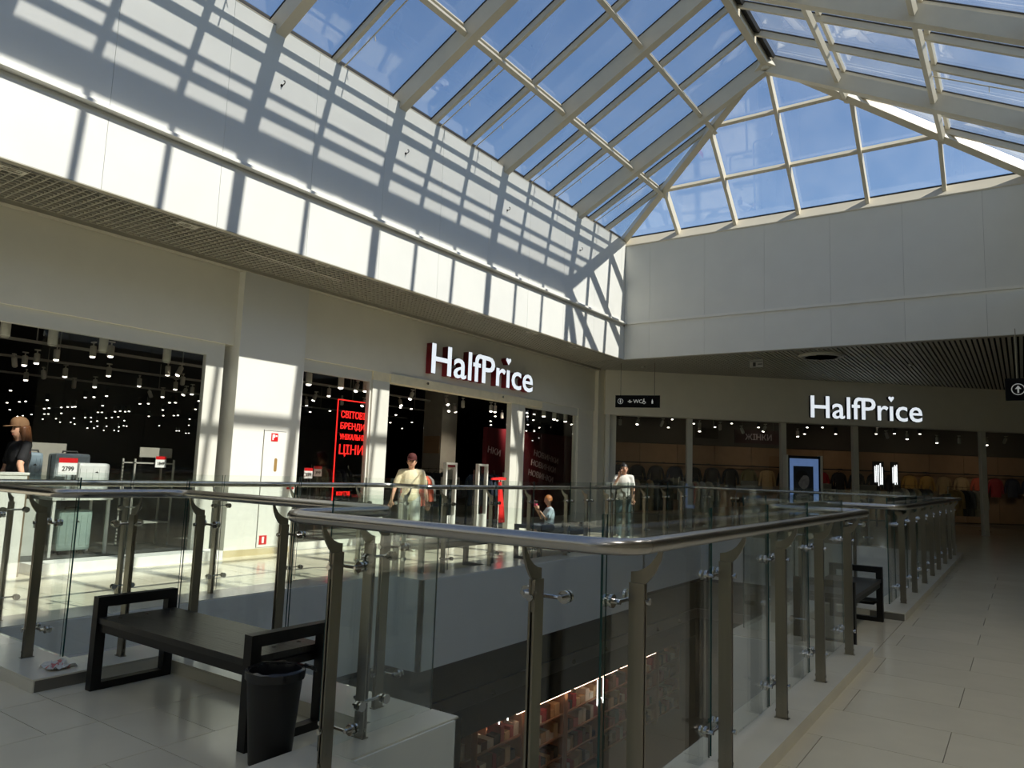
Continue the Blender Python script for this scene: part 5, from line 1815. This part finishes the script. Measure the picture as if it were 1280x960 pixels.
ph = V_['wr'] + Vector((-0.035, 0.015, 0.09))
tf = Matrix.Translation((15.35, 7.5, 0)) @ Matrix.Rotation(facing(-0.9, -0.45), 4, 'Z')
pp = tf @ ph
tp_ = thing('mobile_phone', 'dark mobile phone in the hand of the woman in white', 'phone', pp, facing(-0.9, -0.45))
MB().box(-0.006, 0.006, -0.036, 0.036, -0.075, 0.075).build('case', M_GASKET, tp_)
MB().box(-0.0075, -0.006, -0.032, 0.032, -0.07, 0.07).build('screen', M_BLACK, tp_)

# child on the bench
JC = dict(head=(0.0, 0.03, 0.52), neck=(0, 0.0, 0.385), chest=(0, 0, 0.26), pelvis=(0, 0, 0.08), face=(-0.15, 1, -0.1),
          sl=(-0.12, 0, 0.35), sr=(0.12, 0, 0.35), el=(-0.15, 0.10, 0.2), er=(0.16, 0.1, 0.2), wl=(-0.06, 0.22, 0.36), wr=(0.06, 0.22, 0.36), hdl=(0.3, 0.2, 0.8), hdr=(-0.3, 0.2, 0.8), pnl=(0.5, 0.8, 0), pnr=(-0.5, 0.8, 0),
          hl=(-0.065, 0.0, 0.07), hr=(0.065, 0, 0.07), kl=(-0.07, 0.26, 0.05), kr=(0.07, 0.26, 0.05), al=(-0.07, 0.28, -0.22), ar=(0.07, 0.31, -0.20))
r_, V_, k_, up_, fw_, ri_ = person('child in pale blue T-shirt sitting on a bench', (11.05, 6.82, 0.455), facing(-0.75, 0.66), JC, 0.72, mat('cloth_pale_blue', rgb(196, 212, 220), 0.85, var=0.05, scale=18, bump=0.2),
                                   mat('cloth_grey_shorts', rgb(96, 98, 104), 0.85), shoe=M_GASKET, curl=0.8, voxel=0.012)
hair_part(r_, V_['head'], up_, fw_, ri_, 0.73, mat('hair_ginger', rgb(176, 112, 62), 0.5, var=0.2, scale=30))
tf = Matrix.Translation((11.05, 6.82, 0.455)) @ Matrix.Rotation(facing(-0.75, 0.66), 4, 'Z')
pp = tf @ Vector((0, 0.255, 0.44))
ty = thing('toy', 'bright pink toy in the hands of the child', 'toy', pp, facing(-0.75, 0.66))
MB().ell((0, 0, 0), (0.05, 0.035, 0.04), 12, 8).tube([(0.03, 0, 0.02), (0.08, 0.0, 0.05)], [0.02, 0.012], 8).tube([(-0.03, 0, 0.02), (-0.07, 0.0, 0.06)], [0.02, 0.014], 8).build('body', mat('toy_pink', rgb(226, 52, 110), 0.4), ty, smooth=True)

# ------------------------------------------------------------------ level below: shelves and racks seen through the opening
M_SHELF = mat('lower_shelf_wood', rgb(150, 112, 84), 0.6, var=0.1)
random.seed(21)
GOODS = [mat('goods_%s' % n_, rgb(*c_), 0.7) for n_, c_ in (('rose', (168, 96, 92)), ('sand', (190, 160, 120)), ('cream', (214, 204, 184)), ('brown', (104, 70, 52)), ('red', (150, 40, 40)), ('dark', (50, 44, 42)))]
LF = -5.6


def low_shelf(label, x, y, rz, n=4, w=1.6):
    t = thing('display_shelf', label, 'shelf', (x, y, LF), rz, 'shelves on the level below')
    for sx in (-w / 2, w / 2 - 0.03):
        MB().box(sx, sx + 0.03, -0.25, 0.25, 0, 2.0).build('side_panel', M_SHELF, t)
    for k in range(n):
        z = 0.12 + k * 1.85 / n
        MB().box(-w / 2 + 0.03, w / 2 - 0.03, -0.25, 0.25, z, z + 0.03).build('shelf_board', M_SHELF, t)
        gx = -w / 2 + 0.06
        mi = MB()
        while gx < w / 2 - 0.2:
            gw = random.uniform(0.1, 0.22)
            mi.box(gx, gx + gw, -0.2, random.uniform(0.0, 0.2), z + 0.03, z + random.uniform(0.14, 0.36), random.randrange(6))
            gx += gw + 0.02
        mi.build('goods', GOODS, t)['kind'] = 'stuff'
    MB().box(-w / 2, w / 2, -0.26, 0.26, 2.0, 2.03).build('top_board', M_SHELF, t)
    return t


for i_ in range(9):
    low_shelf('wooden display shelf packed with small goods along the lower shopfront', 7.6 + 1.75 * i_, LV + 0.9, 0)
for i_ in range(7):
    low_shelf('wooden display shelf packed with small goods in the second lower row', 9.2 + 2.0 * i_, LV + 2.4, 0.0)
for i_ in range(3):
    t = thing('light_strip', 'bright warm shelf light strip on the level below', 'light', (13.2 + 2.4 * i_, LV + 0.5, LF + 2.08), 0, 'shelf light strips below')
    MB().box(0, 2.2, -0.02, 0.02, 0, 0.035).build('profile', M_STEEL, t)
    MB().box(0, 2.2, -0.018, 0.018, -0.012, 0.0).build('diffuser', mat('warm_strip', rgb(255, 190, 150), 0.4, emit=3.5, ecol=(1.0, 0.62, 0.45)), t)
for i_, (px, py) in enumerate(((750, 880), (630, 880))):
    q = at(px, py, 1, LV + 0.5)
    t = thing('arch_light', ('thin white arch shaped light over the lower shelves', 'thin white arch shaped light over the lower shelf end')[i_], 'light', (q.x, q.y, LF))
    arc = [(-0.15, 0, 2.03)] + [(0.15 * math.cos(PI - PI * k / 12), 0, q.z - LF + 0.15 * math.sin(PI * k / 12)) for k in range(13)] + [(0.15, 0, 2.03)]
    MB().tube(arc, 0.014, 8).build('tube', mat('white_arch_tube', rgb(240, 240, 236), 0.4, emit=1.2), t)
low_fill_lamp = thing('fill_lamp', 'added warm fill lamp of pendant shape over the lower shop displays', 'lamp', (14.5, LV + 1.6, -2.2))  # unseen lamp added to light the shop below
MB().lathe([(0.06, 0.2), (0.25, 0.0), (0.24, 0.0), (0.05, 0.19)], 20).build('shade', M_BLACK, low_fill_lamp)
MB().tube([(0, 0, 0.2), (0, 0, 1.1)], 0.006, 6).build('cord', M_BLACK, low_fill_lamp)
MB().ell((0, 0, 0.06), (0.05, 0.05, 0.06), 10, 8).build('bulb', M_LENS, low_fill_lamp)
pd_ = bpy.data.lights.new('fill_bulb', 'POINT')
pd_.energy = 160
pd_.color = (1.0, 0.75, 0.55)
pd_.shadow_soft_size = 0.2
po_ = bpy.data.objects.new('fill_bulb', pd_)
COL.objects.link(po_)
po_.parent = low_fill_lamp
po_.location = (0, 0, -0.1)

# ------------------------------------------------------------------ litter on the curb corner
lt = thing('crumpled_wrapper', 'crumpled clear wrapper lying on the near left curb corner', 'litter', (2.42, 5.22, ZC))
cm = MB()
n_ = 9
for i_ in range(n_):
    for j_ in range(n_):
        cm.v.append((0.16 * (i_ / (n_ - 1) - 0.5) + random.uniform(-0.008, 0.008), 0.2 * (j_ / (n_ - 1) - 0.5) + random.uniform(-0.008, 0.008), max(0.002, random.uniform(0.0, 0.035))))
for i_ in range(n_ - 1):
    for j_ in range(n_ - 1):
        cm.f.append((i_ * n_ + j_, i_ * n_ + j_ + 1, (i_ + 1) * n_ + j_ + 1, (i_ + 1) * n_ + j_))
        cm.mi.append(0 if random.random() > 0.12 else 1)
cm.build('film', [mat('wrapper_white', rgb(206, 206, 200), 0.3), mat('wrapper_pink', rgb(206, 120, 116), 0.4)], lt)

bpy.data.scenes.remove(TSC)
